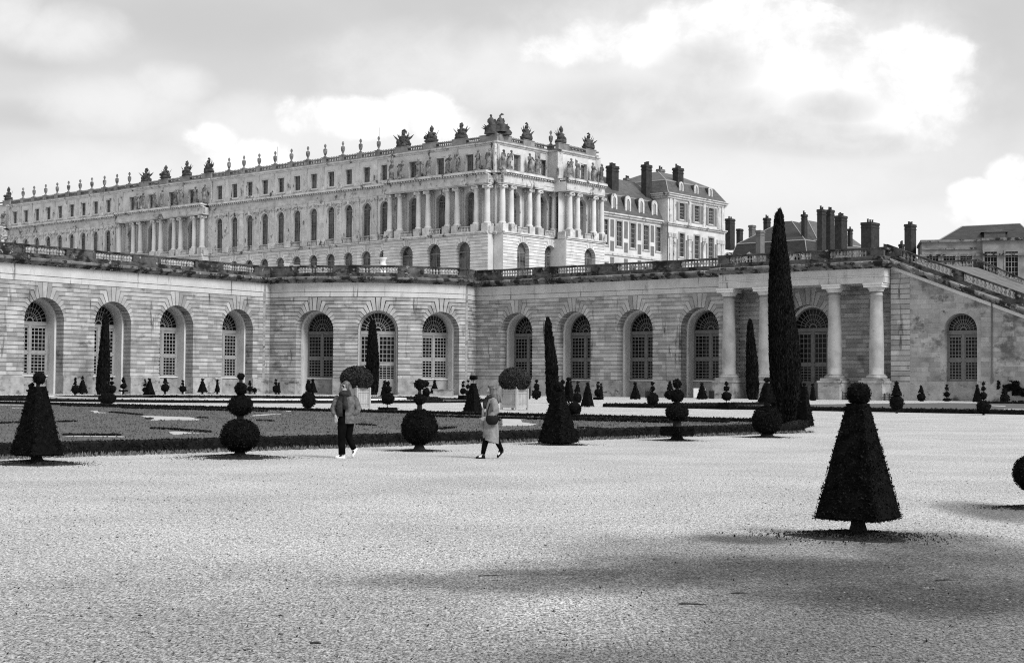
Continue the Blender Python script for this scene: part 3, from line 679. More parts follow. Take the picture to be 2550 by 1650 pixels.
ub_.build('far_stair_parapet', M['old'], org)
balusters(FRW, fa[0] - 12, fb[0], WB + .2, lambda v: zfar(v) + .57, 'far_stair_balustrade'); balusters(FRW, fb[0], fb[0] + 30, WB + .2, lambda v: zfar(v) + .57, 'far_stair_balustrade')
# core behind the walls and the terrace on top
core = MB()
for fr, a, b, d in ((FL, -72, uA, 4), (FRW, uB, uP1 + 2, 4)): core.fbox(fr, a, b, -.3, ZC, -12, -d - (.6 if fr is FRW else 0))
core.fbox(FA, -HALF, HALF, -.3, ZC, -6, -4.2); core.fbox(FRW, uP1 + 2, uS0b + 2, -.3, 15.5, -12, -.6)
core.build('inner_wall', M['plinth'], org)
ter = MB(); tz = 17.55
pl_ = [(p.x, p.y, tz) for p in ([P2(FL, -72, -.3), P2(FL, uA, -.3)] + [P2(FA, -HALF + 2 * HALF * i / 20, -.3) for i in range(21)] + [PB, P2(FRW, uP0, -.3), P2(FRW, uP0, 2.5), P2(FRW, uP1, 2.5), P2(FRW, uP1, -22)])]
pl_ += [(150, 330, tz), (150, 520, tz), (-250, 520, tz), (-250, 250, tz)]
tri = tessellate_polygon([[Vector(p) for p in pl_]]); ter.add(pl_, [tuple(t) for t in tri]); struct(ter.build('terrace', M['path']))
sc.cycles.use_denoising = False; sc.cycles.filter_width = 1.15; sc.cycles.max_bounces = 6; sc.cycles.diffuse_bounces = 1; sc.cycles.sample_clamp_indirect = 4
# ================================================================== THE PALACE
pal = thing('palace', (-2.77, 250, 17.5), 'long pale palace wing with paired columns, arched windows and a crowded roof balustrade', 'palace')
Z0, ZB, ZBT, ZK, ZE, ZA, ZTOP = 17.4, 27.1, 28.75, 35.4, 37.1, 42.4, 43.85     # ground, string, pedestal top, column top, cornice, attic string, parapet top
W1, A1, G1 = [-73.24, -68.55, -63.95, -59.4, -54.75, -50.1, -45.45, -40.7, -35.95, -31.25, -26.6], [-19.36, -12.74, -5.9], []
W2 = [-147.8, -143.2, -138.6, -134.0, -129.4, -124.8, -120.3, -115.7, -111.0, -106.4]; BW = [-102.0, -95.4, -88.5, -81.9]
SW = [5.0, 12.45, 23.7]
LEND, SEND = -185.0, 30.9
pw, pb_, pt = MB(), MB(), MB()
LF = Fr((0, 0), 0.0)
def palace_window(r, h, arched, nm):        # local: sill at z=0, on the plane y=0, centred
    f, g = MB(), MB(); t = .1; zs = h - r if arched else h
    def ol(rr, z0): return outline(0, rr, zs, z0, 14) if arched else [(-rr, z0), (-rr, zs - (r - rr)), (rr, zs - (r - rr)), (rr, z0)]
    a, b = ol(r, 0), ol(r - t, 0); k = len(a)
    f.add([LF.P(u, z, 0) for u, z in a + b], [(i, i + 1, k + i + 1, k + i) for i in range(k - 1)])
    f.bar(LF, (-r, .06), (r, .06), .12, -.06, 0); f.bar(LF, (0, 0), (0, zs), .12, -.06, .02)
    if arched: f.bar(LF, (-r, zs - .1), (r, zs - .1), .2, -.06, .02)
    for u in (-r * .5, r * .5): f.bar(LF, (u, 0), (u, zs), .05, -.06, -.01)
    n = max(3, int(zs / .62))
    for i in range(1, n): f.bar(LF, (-r, zs * i / n), (r, zs * i / n), .05, -.06, -.01)
    if arched:
        for d in (45, 90, 135): f.bar(LF, (0, zs), ((r - t) * math.cos(R(d)), zs + (r - t) * math.sin(R(d))), .06, -.06, -.01)
    o = f.build(nm, M['win_dark']); g.poly(LF, ol(r - .03, 0), -.05); g.build('glass', M['pane'], o)
    return o
w_arch = palace_window(1.0, 7.0, True, 'window'); w_att = palace_window(.85, 2.75, False, 'attic_window'); w_gr = palace_window(1.15, 7.0, True, 'ground_window')
w_gr3 = palace_window(1.6, 7.3, True, 'ground_window')
def inst(proto, fr, u, z, w): return put(proto, pal, fr.P(u, z, w), fr.ang)
def bay_arch(fr, ua, ub, uc, r, zbot, h, z0, z1, w, dep):
    zs = zbot + h - r
    pw.poly(fr, [(ua, z0), (ub, z0), (ub, zbot), (ua, zbot)], w) if zbot > z0 + .01 else None
    pw.poly(fr, [(ua, zbot), (uc - r, zbot), (uc - r, zs)] + arcpts(uc, r, zs, 0, 180, 14)[1:-1] + [(uc + r, zs), (uc + r, zbot), (ub, zbot), (ub, z1), (ua, z1)], w, random.uniform(.35, .65))
    pw.side(fr, outline(uc, r, zs, zbot, 14), w, w - dep, .5)
    o1, o2 = outline(uc, r + .02, zs, zbot, 14), outline(uc, r + .28, zs, zbot, 14); k = len(o1)      # raised surround
    pt.add([fr.P(u, z, w + .07) for u, z in o1 + o2], [(i, i + 1, k + i + 1, k + i) for i in range(k - 1)], .6); pt.side(fr, o2, w, w + .07, .5); pt.side(fr, o1, w - .05, w + .07)
    pt.fbox(fr, uc - .22, uc + .22, zs + r + .02, zs + r + .75, w, w + .22, .7)                       # keystone mask
def bay_rect(fr, ua, ub, uc, hw, zb, zt, z0, z1, w, dep):
    for a, b, c, d in ((ua, ub, z0, zb), (ua, ub, zt, z1), (ua, uc - hw, zb, zt), (uc + hw, ub, zb, zt)): pw.poly(fr, [(a, c), (b, c), (b, d), (a, d)], w, .5)
    pw.side(fr, [(uc - hw, zb), (uc - hw, zt), (uc + hw, zt), (uc + hw, zb)], w, w - dep, .5, True)
    for a, b, c, d in ((uc - hw - .24, uc - hw, zb - .1, zt + .24), (uc + hw, uc + hw + .24, zb - .1, zt + .24), (uc - hw, uc + hw, zt, zt + .24)): pt.fbox(fr, a, b, c, d, w, w + .07, .6)
    pt.fbox(fr, uc - hw - .35, uc + hw + .35, zb - .34, zb - .1, w, w + .2, .7)
def grille(fr, u0, u1, z, w, h=.95):
    n = int((u1 - u0) / .3); pt.fbox(fr, u0, u1, z, z + .12, w - .12, w + .1, .5); pt.fbox(fr, u0, u1, z + h - .1, z + h, w - .12, w + .1, .5)
    for i in range(n): u = u0 + (u1 - u0) * (i + .5) / n; q = fr.P(u, z + .1, w); pt.lathe(q, [(.08, 0), (.12, .3), (.05, .55), (.08, h - .2)], 5, .6)
col_p = MB()
col_p.lathe((0, 0, 0), [(.66, 0), (.68, .18), (.58, .3), (.52, .34)] + [(.5 - .08 * max(0, (t - .3) / .7), .34 + 5.5 * t) for t in (0, .3, .6, .8, 1)] + [(.5, 5.9), (.5, 6.05)], 14, .5)
colp = col_p.build('column', M['palace']); cp = MB()
cp.box((0, 0, 6.05), (1.15, 1.15, .2), 0, .6); cp.box((0, 0, 6.38), (1.3, 1.3, .14), 0, .7); cp.box((0, 0, 6.2), (.95, .95, .22), 0, .3)
for sx_ in (-1, 1):
    for sy_ in (-1, 1): cp.ball((sx_ * .52, sy_ * .52, 6.2), (.24, .24, .24), 8, 6)
cp.build('capital', M['palace_trim'], colp)
def mids(us, a, b): return [a] + [(p + q) / 2 for p, q in zip(us, us[1:])] + [b]
def plain(fr, us, a, b):
    ed = mids(us, a, b)
    rustic(pw, pb_, fr, a, b, [(u, 1.15) for u in us], Z0, 24.6, ZB - .15, 12, 4, .55, .05, .08)
    for u, ua, ub in zip(us, ed, ed[1:]):
        inst(w_gr, fr, u, 18.75, -.5)
        bay_arch(fr, ua, ub, u, 1.0, ZB + .45, 7.0, ZB, ZE - 1.5, 0, .5); inst(w_arch, fr, u, ZB + .45, -.45)
        bay_rect(fr, ua, ub, u, .85, 38.35, 41.1, ZE + .3, ZA + .1, 0, .45); inst(w_att, fr, u, 38.35, -.4)
        grille(fr, u - 1.15, u + 1.15, ZB + .42, .22)
    for u in ed:
        if u in (a, b) and abs(b - a) > 60: pass
        for z0, z1, e, hw in ((ZB + .42, ZBT - .1, .38, .95), (ZBT - .1, ZBT + .2, .24, .66), (ZBT + .2, ZE - 2.15, .16, .52), (ZE - 2.15, ZE - 1.5, .26, .68), (ZE + .6, ZE + 1.35, .3, .6), (ZE + 1.35, ZA - .1, .1, .5)):
            pt.fbox(fr, u - hw, u + hw, z0, z1, -.2, e, random.uniform(.4, .8))
    for u in us:            # carved festoons over the arches
        for s_ in (-1, 1):
            for k in range(5): q = fr.P(u + s_ * (.55 + .22 * k), 35.0 + .12 * math.sin(k * 1.7) - .05 * k, .1); pt.ball(q, (.16, .12, .15), 6, 4, 0, .3)
def portico(fr, us, pairs, a, b, att=.25, sides=(True, True)):
    """a projecting columned bay group: rusticated arcade below, columns on it, statues' ledge above"""
    ed = mids(us, a, b); PW = 1.8
    f2 = Fr(P2(fr, 0, PW), fr.ang)
    rustic(pw, pb_, f2, a, b, [(u, 1.6) for u in us], Z0, 24.3, ZB - .15, 12, 5, .9, .05, .08)
    for u, ua, ub in zip(us, ed, ed[1:]):
        inst(w_gr3, f2, u, 18.6, -.85)
        bay_arch(fr, ua, ub, u, 1.1, ZB + .45, 7.1, ZB, ZE - 1.5, 0, .7); inst(w_arch, fr, u, ZB + .5, -.6)
        bay_rect(fr, ua, ub, u, .9, 38.1, 41.0, ZE + .3, ZA + .1, att, .6); inst(w_att, fr, u, 38.15, att - .5)
        inner = min(us[1] - us[0] if len(us) > 1 else 6, 7)
        grille(fr, u - 1.35, u + 1.35, ZB + .42, 1.62)
    for u in pairs:
        inst(colp, fr, u, ZBT, 1.12)
        pt.fbox(fr, u - .72, u + .72, ZB + .3, ZBT, .2, 1.85, random.uniform(.3, .8)); pw.fbox(fr, u - .5, u + .5, ZBT, ZK, -.1, .14, .5)
    pt.fbox(fr, a, b, ZK, ZE - .2, -.2, 1.72, .55); pt.fbox(fr, a - .04, b + .04, ZK + .75, ZK + .85, -.2, 1.8, .7)
    for s_, u in zip(sides, (a, b)):
        if s_:
            pw.fbox(fr, u - .02, u + .02, Z0, ZB, -.2, PW - .1, .5); pt.fbox(fr, u - .2, u + .2, ZB, ZB + 1.2, 0, 1.6, .4)
    for e in ed: pt.fbox(fr, e - .7, e + .7, ZE + .6, ZA - .1, att - .2, att + .1, .5)
def lines(fr, runs):                       # string courses, dentils and cornice: runs of (u0, u1, projection)
    for a, b, w in runs:
        pt.fbox(fr, a, b, ZB - .15, ZB + .1, w - .6, w + .16, .6); pt.fbox(fr, a, b, ZB + .1, ZB + .36, w - .6, w + .3, .7)
        pt.fbox(fr, a, b, ZE - 1.5, ZE - .85, w - .6, w + .05, .6); pt.fbox(fr, a, b, ZE - .85, ZE - .05, w - .6, w + .02, .55)
        pt.fbox(fr, a, b, ZE + .22, ZE + .52, w - .9, w + .62, .75); pt.fbox(fr, a, b, ZE + .52, ZE + .66, w - .9, w + .52, .3)
        n = int((b - a) / .62)
        for i in range(n): u = a + (b - a) * (i + .5) / n; pt.fbox(fr, u - .17, u + .17, ZE - .05, ZE + .22, w - .4, w + .42, .6)
plain(FW, W1, -76.1, -24.0); plain(FW, W2, -150.0, -103.9)
portico(FW, A1, [-24.1, -21.6, -17.0, -14.75, -10.1, -7.9, -3.5, -1.05], -25.0, -.35)
portico(FW, BW[:3] + BW[3:], [-105.2, -100.2, -97.75, -93.0, -90.75, -86.3, -84.1, -79.7, -77.2], -106.0, -76.2)
portico(FW, [-178, -171, -164, -156], [-160, -152.6, -151], -185, -150.2)
portico(FS, SW[:1], [.25, 2.5, 7.4, 9.75], -.3, 10.6); UC, UE = FS.hit(1411, 500, 4.4)[0], FS.hit(1506, 500, 4.4)[0]; SCOL = [FS.hit(x, 500, 3.72)[0] for x in (1419, 1438, 1478, 1498)]; SWIN = FS.hit(1450, 500, 2.6)[0]
portico(FS, [12.45], [14.2], 10.6, UC, sides=(False, False))
FS2 = Fr(P2(FS, 0, 2.6), FS.ang)
portico(FS2, [SWIN], SCOL, UC, UE)
lines(FW, [(-185, -150.2, 1.78), (-150.2, -106, 0), (-106, -76.2, 1.78), (-76.2, -25, 0), (-25, -.35, 1.78), (-.35, .55, .5)])
lines(FS, [(-.55, -.3, .5), (-.3, 10.6, 1.78), (10.6, UC, 1.5), (UC, UE + .05, 4.4)])
for z0, z1, e in ((Z0, ZB, 4.4), (ZK, ZE, 4.3), (ZE, ZA, 2.8)): pw.fbox(FS, UC - .05, UC + .2, z0, z1, -4, e - .12 if z0 != ZE else e - .06, .5)
pw.fbox(FW, -1.0, 0, ZB, ZA, -.6, .02, .5); pw.fbox(FS, 0, 1.0, ZB, ZA, -.6, .02, .5); pw.fbox(FW, -1.0, .02, Z0, ZB, -1, .05, .5); pw.fbox(FS, -.02, 1.0, Z0, ZB, -1, .05, .5)
pw.build('facade', M['palace'], pal); pb_.build('joint_bed', M['palace'], pal)
drop(w_arch); drop(w_att); drop(w_gr); drop(w_gr3); drop(colp)
# attic string, roof parapet
par = MB(); bal = MB()
ppath = [P2(FW, -190, 0), P2(FW, -150, 0), P2(FW, -149.9, .25), P2(FW, -149.8, .05), P2(FW, -106, .05), P2(FW, -105.9, .3), P2(FW, -76.2, .3), P2(FW, -76.1, .05), P2(FW, -25, .05), P2(FW, -24.9, .3), Vector((FW.P(.3, 0, .3)[0], FW.P(.3, 0, .3)[1])),
         P2(FS, UC, .3), P2(FS, UC + .05, 2.9), P2(FS, UE, 2.9), P2(FS, UE, -8)]
par.sweep(ppath, [(-.6, ZA - .2), (.06, ZA - .2), (.1, ZA), (.34, ZA + .12), (.38, ZA + .3), (.02, ZA + .42), (-.6, ZA + .42)], .7)
par.build('attic_string', M['palace_trim'], pal)
rl = MB(); rl.sweep(ppath, [(-.5, ZA + .4), (.04, ZA + .4), (.04, ZA + .66), (-.5, ZA + .66)], .5); rl.sweep(ppath, [(-.46, ZTOP - .34), (.02, ZTOP - .34), (.1, ZTOP - .24), (.1, ZTOP - .12), (-.5, ZTOP - .12), (-.46, ZTOP - .34)], .5)
U1 = [FW.hit(x, 380)[0] for x in (569, 606, 644, 683.6, 724, 765, 808, 852, 896, 941)]; U2 = [FW.hit(x, 480)[0] for x in (55.7, 83, 112, 140.6, 168.7, 197.5, 226.7, 258, 289, 320)]
TW = [FW.hit(x, y)[0] for x, y in ((19.5, 500), (362, 455), (411, 445), (463.6, 435), (518, 425), (1003, 360), (1073, 350), (1147, 340))]
TS = [(FS, FS.hit(1313, 340)[0], .3), (FS, FS.hit(1403, 360, 2.9)[0], 2.9), (FS, FS.hit(1471, 380, 2.9)[0], 2.9)]; US = (FS, FS.hit(1371, 360)[0], .3)
def pier(fr, u, hw, w): rl.fbox(fr, u - hw, u + hw, ZA + .4, ZTOP, w - .62, w + .12, random.uniform(.4, .9)); rl.fbox(fr, u - hw - .08, u + hw + .08, ZTOP - .02, ZTOP + .1, w - .68, w + .18, .6)
stops = {id(FW): [], id(FS): []}
for u in U1 + U2: pier(FW, u, .62, .05); stops[id(FW)].append((u, .62))
for u in TW: pier(FW, u, 1.55, .3); stops[id(FW)].append((u, 1.55))
pier(FW, -1.6, 1.95, .3); pier(FS, 1.75, 1.6, .3); stops[id(FW)].append((-1.6, 2.0)); stops[id(FS)].append((1.75, 1.7))
for fr, u, w_ in TS + [US]:
    hw = .6 if u == US[1] else 1.5; pier(fr, u, hw, w_); stops[id(fr)].append((u, hw))
for fr, lo, hi in ((FW, -160, 0), (FS, 0, UE)):
    ss = sorted(stops[id(fr)])
    for (a, ha), (b, hb) in zip(ss, ss[1:]):
        n = int((b - hb - a - ha) / .4)
        for i in range(max(n, 0)):
            u = a + ha + (b - hb - a - ha) * (i + .5) / n; w_ = 2.6 if (fr is FS and u > UC) else -.05
            bal.lathe(fr.P(u, ZA + .6, w_ - .15), [(.09, 0), (.15, .28), (.06, .6), (.1, .95)], 5, random.uniform(.3, .8))
rl.build('roof_parapet', M['palace_dirty'], pal); bal.build('roof_balusters', M['palace_dirty'], pal)['kind'] = 'stuff'
pt.build('carved_trim', M['palace_trim'], pal)
bd = MB(); bd.fbox(FW, -185, -1, Z0, ZA, -20, -1.2); bd.fbox(FS, 1, UE - .1, Z0, ZA, -20, -1.2); bd.build('inner_wall', M['plinth'], pal)
# ---- urns, trophies and statues standing on it: things of their own
def urn_mesh():
    mb = MB(); mb.lathe((0, 0, 0), [(.42, 0), (.42, .18), (.16, .3), (.2, .42), (.42, .8), (.5, 1.2), (.46, 1.45), (.5, 1.5), (.3, 1.6), (.12, 1.68), (.14, 1.8), (.25, 2.0), (.2, 2.25), (.06, 2.45)], 12)
    for k in range(6): a = k * PI / 3; mb.tube([(.16 * math.cos(a), .16 * math.sin(a), 1.9), (.26 * math.cos(a), .26 * math.sin(a), 2.15), (.12 * math.cos(a + .6), .12 * math.sin(a + .6), 2.5)], [.08, .08, .02], 5)
    return mb
u0 = urn_mesh().build('flame_urn', M['statue'], None, True); OFF[u0] = Vector((0, 0, 0))
pos = [(FW, u, .05 - .25, f'stone flame urn, {ORD[i]} after the four middle roof sculptures') for i, u in enumerate(sorted(U1))] + \
      [(FW, u, -.2, f'stone flame urn, {ORD[i]} from the left end of the palace roof') for i, u in enumerate(sorted(U2))] + [(US[0], US[1], .05, 'lone stone flame urn on the right-hand palace end among trophies')]
for i, (fr, u, w_, lb) in enumerate(pos):
    o = u0 if i == 0 else u0.copy(); o.scale = (.78, .78, 1.04)
    if i: COL.objects.link(o)
    o.location = fr.P(u, ZTOP + .08, w_); o.rotation_euler = (0, 0, random.uniform(0, 3)); tag(o, lb, 'urn', 'flame urns on the palace roof balustrade')
def spike(mb, c, d, ln, r, tone=.4): d = Vector(d).normalized(); c = Vector(c); mb.tube([c, c + d * ln * .6, c + d * ln], [r * .5, r, .02], 5, tone, flat=.4)
def trophy_mesh(kind):
    mb = MB(); rs = random.Random(kind * 7 + 3)
    mb.ball((0, 0, .35), (1.35, .7, .55), 14, 8, .5, .4, seed=kind); mb.ball((0, 0, 1.15), (.62, .5, .8), 12, 8, .25, .6, seed=kind + 3)
    for s_ in (-1, 1): mb.ball((s_ * .8, -.15, .75), (.45, .3, .5), 10, 6, .5, .5, seed=kind + s_); mb.ball((s_ * .55, 0, 1.55), (.3, .3, .25), 8, 6, .3, .5)
    mb.ball((0, -.05, 2.2), (.3, .32, .36), 10, 8, 0, .6)
    if kind == 0: mb.tube([(-.35, 0, 2.3), (-.2, 0, 2.65), (.15, 0, 2.75), (.45, 0, 2.45), (.5, 0, 2.1)], [.06, .16, .2, .16, .05], 7)
    elif kind == 1: mb.lathe((0, 0, 2.3), [(.36, 0), (.3, .3), (.12, .55), (.02, .75)], 8)
    elif kind == 2: mb.tube([(-.4, 0, 2.2), (-.1, 0, 2.6), (.1, 0, 2.85)], [.05, .25, .03], 7); mb.tube([(.3, 0, 2.3), (.15, 0, 2.9)], [.2, .02], 6)
    else: mb.tube([(-.28, 0, 2.7), (0, 0, 2.86), (.3, 0, 2.6), (.34, 0, 2.1)], [.1, .14, .15, .05], 7)
    for i in range(15):
        a = rs.uniform(-1.25, 1.25); x = math.sin(a)
        if abs(a) < .3: continue
        spike(mb, (x * .45, rs.uniform(-.25, .25), .75), (x, rs.uniform(-.2, .2), math.cos(a) * 1.0 + .25), rs.uniform(1.1, 1.95), rs.uniform(.07, .19), rs.uniform(.1, .8))
    for i in range(9):
        x = rs.uniform(-1.2, 1.2); mb.ball((x, rs.uniform(-.5, -.1), rs.uniform(.2, 1.2)), (rs.uniform(.15, .32),) * 3, 7, 5, .4, rs.uniform(.1, .9), seed=i)
    return mb
tro = [trophy_mesh(k).build('trophy_sculpture', M['trophy'], None, True) for k in range(4)]
TL = ['at the far left end of the palace roof', 'first of the four in the middle of the palace roof', 'second of the four in the middle of the palace roof', 'third of the four in the middle of the palace roof',
      'last of the four in the middle of the palace roof', 'with a curled helmet plume, right of the urns', 'between the plumed helmet and the spiky trophy', 'with radiating spikes, next to the corner figure group']
plc = [(FW, u, .05, (1, 0, 1, 2, 3, 0, 1, 2)[i], 'dark stone trophy of arms, ' + TL[i]) for i, u in enumerate(TW)]
plc += [(TS[0][0], TS[0][1], .05, 3, 'dark stone helmeted trophy, first right of the corner group'), (TS[1][0], TS[1][1], 2.6, 1, 'dark stone trophy of arms standing right beside the lone urn'), (TS[2][0], TS[2][1], 2.6, 3, 'dark stone trophy with rounded helmet at the right end of the palace roof')]
used = set()
for fr, u, w_, k, lb in plc:
    o = tro[k] if k not in used else tro[k].copy()
    if k in used: COL.objects.link(o)
    used.add(k); o.location = fr.P(u, ZTOP + .08, w_ - .25); o.rotation_euler = (0, 0, fr.ang + random.uniform(-.2, .2)); s_ = random.uniform(.92, 1.06); o.scale = (1.12 * s_, 1.12, 1.08 * s_)
    tag(o, lb, 'sculpture', 'trophies of arms on the palace roof')
def figure(mb, c, h, pose, seed=0, sit=False, ang=0.0):
    """a draped stone figure of height h"""
    x, y, z = c; rs = random.Random(seed); lean = rs.uniform(-.05, .05) * h; ca, sa = math.cos(ang), math.sin(ang)
    def T(a, b, d): return (x + a * ca - b * sa, y + a * sa + b * ca, z + d)
    if sit:
        R_ = [(0, .05, 0, .34, .4), (.05, .12, .2, .34, .42), (0, .05, .42, .3, .38), (0, 0, .5, .2, .18), (lean, 0, .7, .2, .15), (lean, 0, .82, .12, .1), (lean, 0, .86, .06, .06)]
    else:
        hip = rs.uniform(-.03, .03)
        R_ = [(hip, 0, 0, .19, .15), (hip, 0, .1, .16, .13), (hip * 1.5, 0, .3, .155, .13), (hip, 0, .5, .15, .12), (0, 0, .62, .115, .1), (lean, 0, .74, .15, .11), (lean, 0, .81, .14, .09), (lean, 0, .845, .05, .05)]
    rings = [T(a * h, b * h, d * h) + (rx * h, ry * h, ang + .1) for a, b, d, rx, ry in R_]
    mb.loft(rings, 14, .5, fold=.28, seed=seed)
    hd = R_[-1]; mb.ball(T(hd[0] * h, -.01 * h, (hd[2] + .075) * h), (.058 * h, .065 * h, .08 * h), 10, 8, 0, .6); mb.ball(T(hd[0] * h, .02 * h, (hd[2] + .1) * h), (.066 * h, .07 * h, .065 * h), 8, 6, .3, .4)
    sh = .8 if not sit else .78
    for s_ in (-1, 1):
        p = pose[0 if s_ < 0 else 1]; a0 = T((lean if not sit else lean) + s_ * .13 * h, 0, sh * h)
        if p == 'down': pts = [a0, T(s_ * .19 * h, -.02 * h, (sh - .17) * h), T(s_ * .16 * h, -.08 * h, (sh - .32) * h)]
        elif p == 'up': pts = [a0, T(s_ * .24 * h, -.03 * h, (sh + .02) * h), T(s_ * .3 * h, -.05 * h, (sh + .2) * h)]
        elif p == 'fold': pts = [a0, T(s_ * .2 * h, -.05 * h, (sh - .16) * h), T(s_ * .03 * h, -.15 * h, (sh - .1) * h)]
        else: pts = [a0, T(s_ * .22 * h, -.03 * h, (sh - .14) * h), T(s_ * .32 * h, -.1 * h, (sh - .2) * h)]
        mb.tube(pts, [.05 * h, .04 * h, .03 * h], 7, .5)
cg = MB()
figure(cg, (-.75, 0, .1), 3.3, ('out', 'fold'), 4, True, .3); figure(cg, (.75, 0, .5), 2.9, ('fold', 'down'), 8, True, -.4); figure(cg, (.1, -.2, .5), 2.1, ('down', 'fold'), 5, True); figure(cg, (1.75, 0, 0), 1.9, ('fold', 'out'), 9, True, -.5)
cg.ball((0, .2, .2), (2.1, .8, .5), 14, 8, .4, .3, seed=4); cg.tube([(.45, 0, 3.35), (.8, 0, 3.55), (1.2, 0, 3.5)], [.04, .2, .04], 6)
for a in (-1.25, -1.0, -.75): spike(cg, (-1.2, .1, .7), (math.sin(a), 0, math.cos(a)), 1.5, .16)
o = cg.build('figure_group', M['trophy'], None, True); o.location = FW.P(-.45, ZTOP + .08, -.5); o.rotation_euler = (0, 0, R(5)); tag(o, 'largest dark stone group of seated figures on the palace corner', 'sculpture')
st_m = []
for k, ps_ in enumerate((('down', 'fold'), ('fold', 'down'), ('up', 'down'), ('fold', 'out'), ('down', 'down'))):
    mb = MB(); mb.box((0, 0, 0), (1.3, 1.0, .3), 0, .8); figure(mb, (0, 0, .3), 3.05, ps_, k * 13 + 2)
    if k == 2: mb.tube([(-.95, -.1, 2.2), (-.95, -.1, 3.6)], [.05, .03], 6)
    if k in (1, 3): mb.ball((.5, .1, .55), (.35, .3, .35), 8, 6, .5, .3)
    st_m.append(mb.build('statue', M['statue'], None, True))
SA = [FW.hit(x, 420, 1.3)[0] for x in (974.3, 996.7, 1043, 1067, 1116, 1141.6, 1191, 1214.8)]; SB = [FW.hit(x, 460, 1.3)[0] for x in (339, 353.7, 385.7, 403, 438, 454, 487.7, 508)]
SC = [FS.hit(x, 420, 1.3)[0] for x in (1252, 1268.6, 1320.8, 1338.7)]; SD = [FS.hit(x, 420, 3.9)[0] for x in (1418, 1438.8, 1477.6, 1497)]
lab = []
for i, u in enumerate(SA): lab.append((FW, u, 1.3, f'draped stone statue, {ORD[i]} from the left on the left-facing cornice of the corner block'))
for i, u in enumerate(SB): lab.append((FW, u, 1.3, f'draped stone statue, {ORD[i]} of the eight standing on the distant middle portico'))
for i, u in enumerate(SC): lab.append((FS, u, 1.3, f'draped stone statue on the right-facing end, {ORD[i]} after the palace corner'))
for i, u in enumerate(SD): lab.append((FS, u, 3.9, f'draped stone statue, {ORD[i]} of the four on the rightmost projecting palace bay'))
lab.append((FW, FW.hit(8, 520, 1.3)[0], 1.3, 'draped stone statue at the far left edge of the palace facade'))
seen = set(); seq = [0, 1, 3, 4, 1, 2, 3, 0]
for i, (fr, u, w_, lb) in enumerate(lab):
    k = seq[i % 8]; o = st_m[k] if k not in seen else st_m[k].copy()
    if k in seen: COL.objects.link(o)
    seen.add(k); o.location = fr.P(u, ZE + .64, w_); o.rotation_euler = (0, 0, fr.ang + random.uniform(-.4, .4)); o.scale = (.95, 1.0, random.uniform(1.03, 1.12)); tag(o, lb, 'statue', 'draped statues on the palace cornice')
rd = None
for x, y0, y1 in ((690, 408, 366), (944, 362, 318)):
    u, z = FW.hit(x, y0, -1); z1 = FW.hit(x, y1, -1)[1]; q = FW.P(u, 0, -1); rd = MB(); rd.tube([(q[0], q[1], ZA), (q[0], q[1], z1)], .035, 5); rd.build('lightning_rod', M['iron'], pal)

# ================================================================== HOUSES BEHIND
def chimney(parent, px, ptop, pbot, wpx, Y, depth=1.4, pots=4, ang=R(50), mt='brick'):
    q = at(px, pbot, Y); t = at(px, ptop, Y).z; wd = wpx / F * Y; depth = min(depth, wd * .42 / .766); wx = (wd - depth * .766) / .643 * .96
    mb = MB(); h = t - q.z + 3; z0 = q.z - 3; mb.box((q.x, q.y, z0), (wx, depth, h - .5), ang, .5); mb.box((q.x, q.y, t - .5), (wx + .24, depth + .24, .2), ang, .7); mb.box((q.x, q.y, t - .28), (wx + .15, depth + .15, .28), ang, .5)
    mb.box((q.x, q.y, t - 1.1), (wx + .16, depth + .16, .16), ang, .6)
    o = mb.build('chimney', M[mt], parent); p = MB()
    for i in range(pots):
        a = (i + .5) / pots - .5; c = (q.x + math.cos(ang) * wx * .85 * a, q.y + math.sin(ang) * wx * .85 * a, t); hh = random.uniform(.45, .8)
        p.lathe(c, [(.2, 0), (.17, hh * .8), (.21, hh * .84), (.21, hh)], 8)
    if pots: p.build('chimney_pot', M['brick'], o)
def mansard(parent, fr, u0, u1, w0, w1, ze, zm, zt, i1, i2, name='roof', mt='slate'):
    """hipped roof on a rectangle: steep to zm, then shallow to zt"""
    mb = MB(); L_ = [(u0, u1, w0, w1, ze), (u0 + i1, u1 - i1, w0 + i1, w1 - i1, zm), (u0 + i2, u1 - i2, w0 + i2, w1 - i2, zt)]
    vs = []
    for a, b, c, d, z in L_:
        if c > d: c = d = (c + d) / 2
        if a > b: a = b = (a + b) / 2
        vs += [fr.P(a, z, d), fr.P(b, z, d), fr.P(b, z, c), fr.P(a, z, c)]
    fs = [(l * 4 + i, l * 4 + (i + 1) % 4, l * 4 + 4 + (i + 1) % 4, l * 4 + 4 + i) for l in range(2) for i in range(4)]
    mb.add(vs, fs + [(8, 9, 10, 11)], .5); ro = mb.build(name, M[mt], parent)
    ld = MB()
    for i in range(4): ld.tube([vs[i], vs[4 + i], vs[8 + i]], .09, 5); ld.tube([vs[4 + i], vs[4 + (i + 1) % 4]], .12, 5)
    ld.build('ridge_lead', M['lead'], ro); return ro
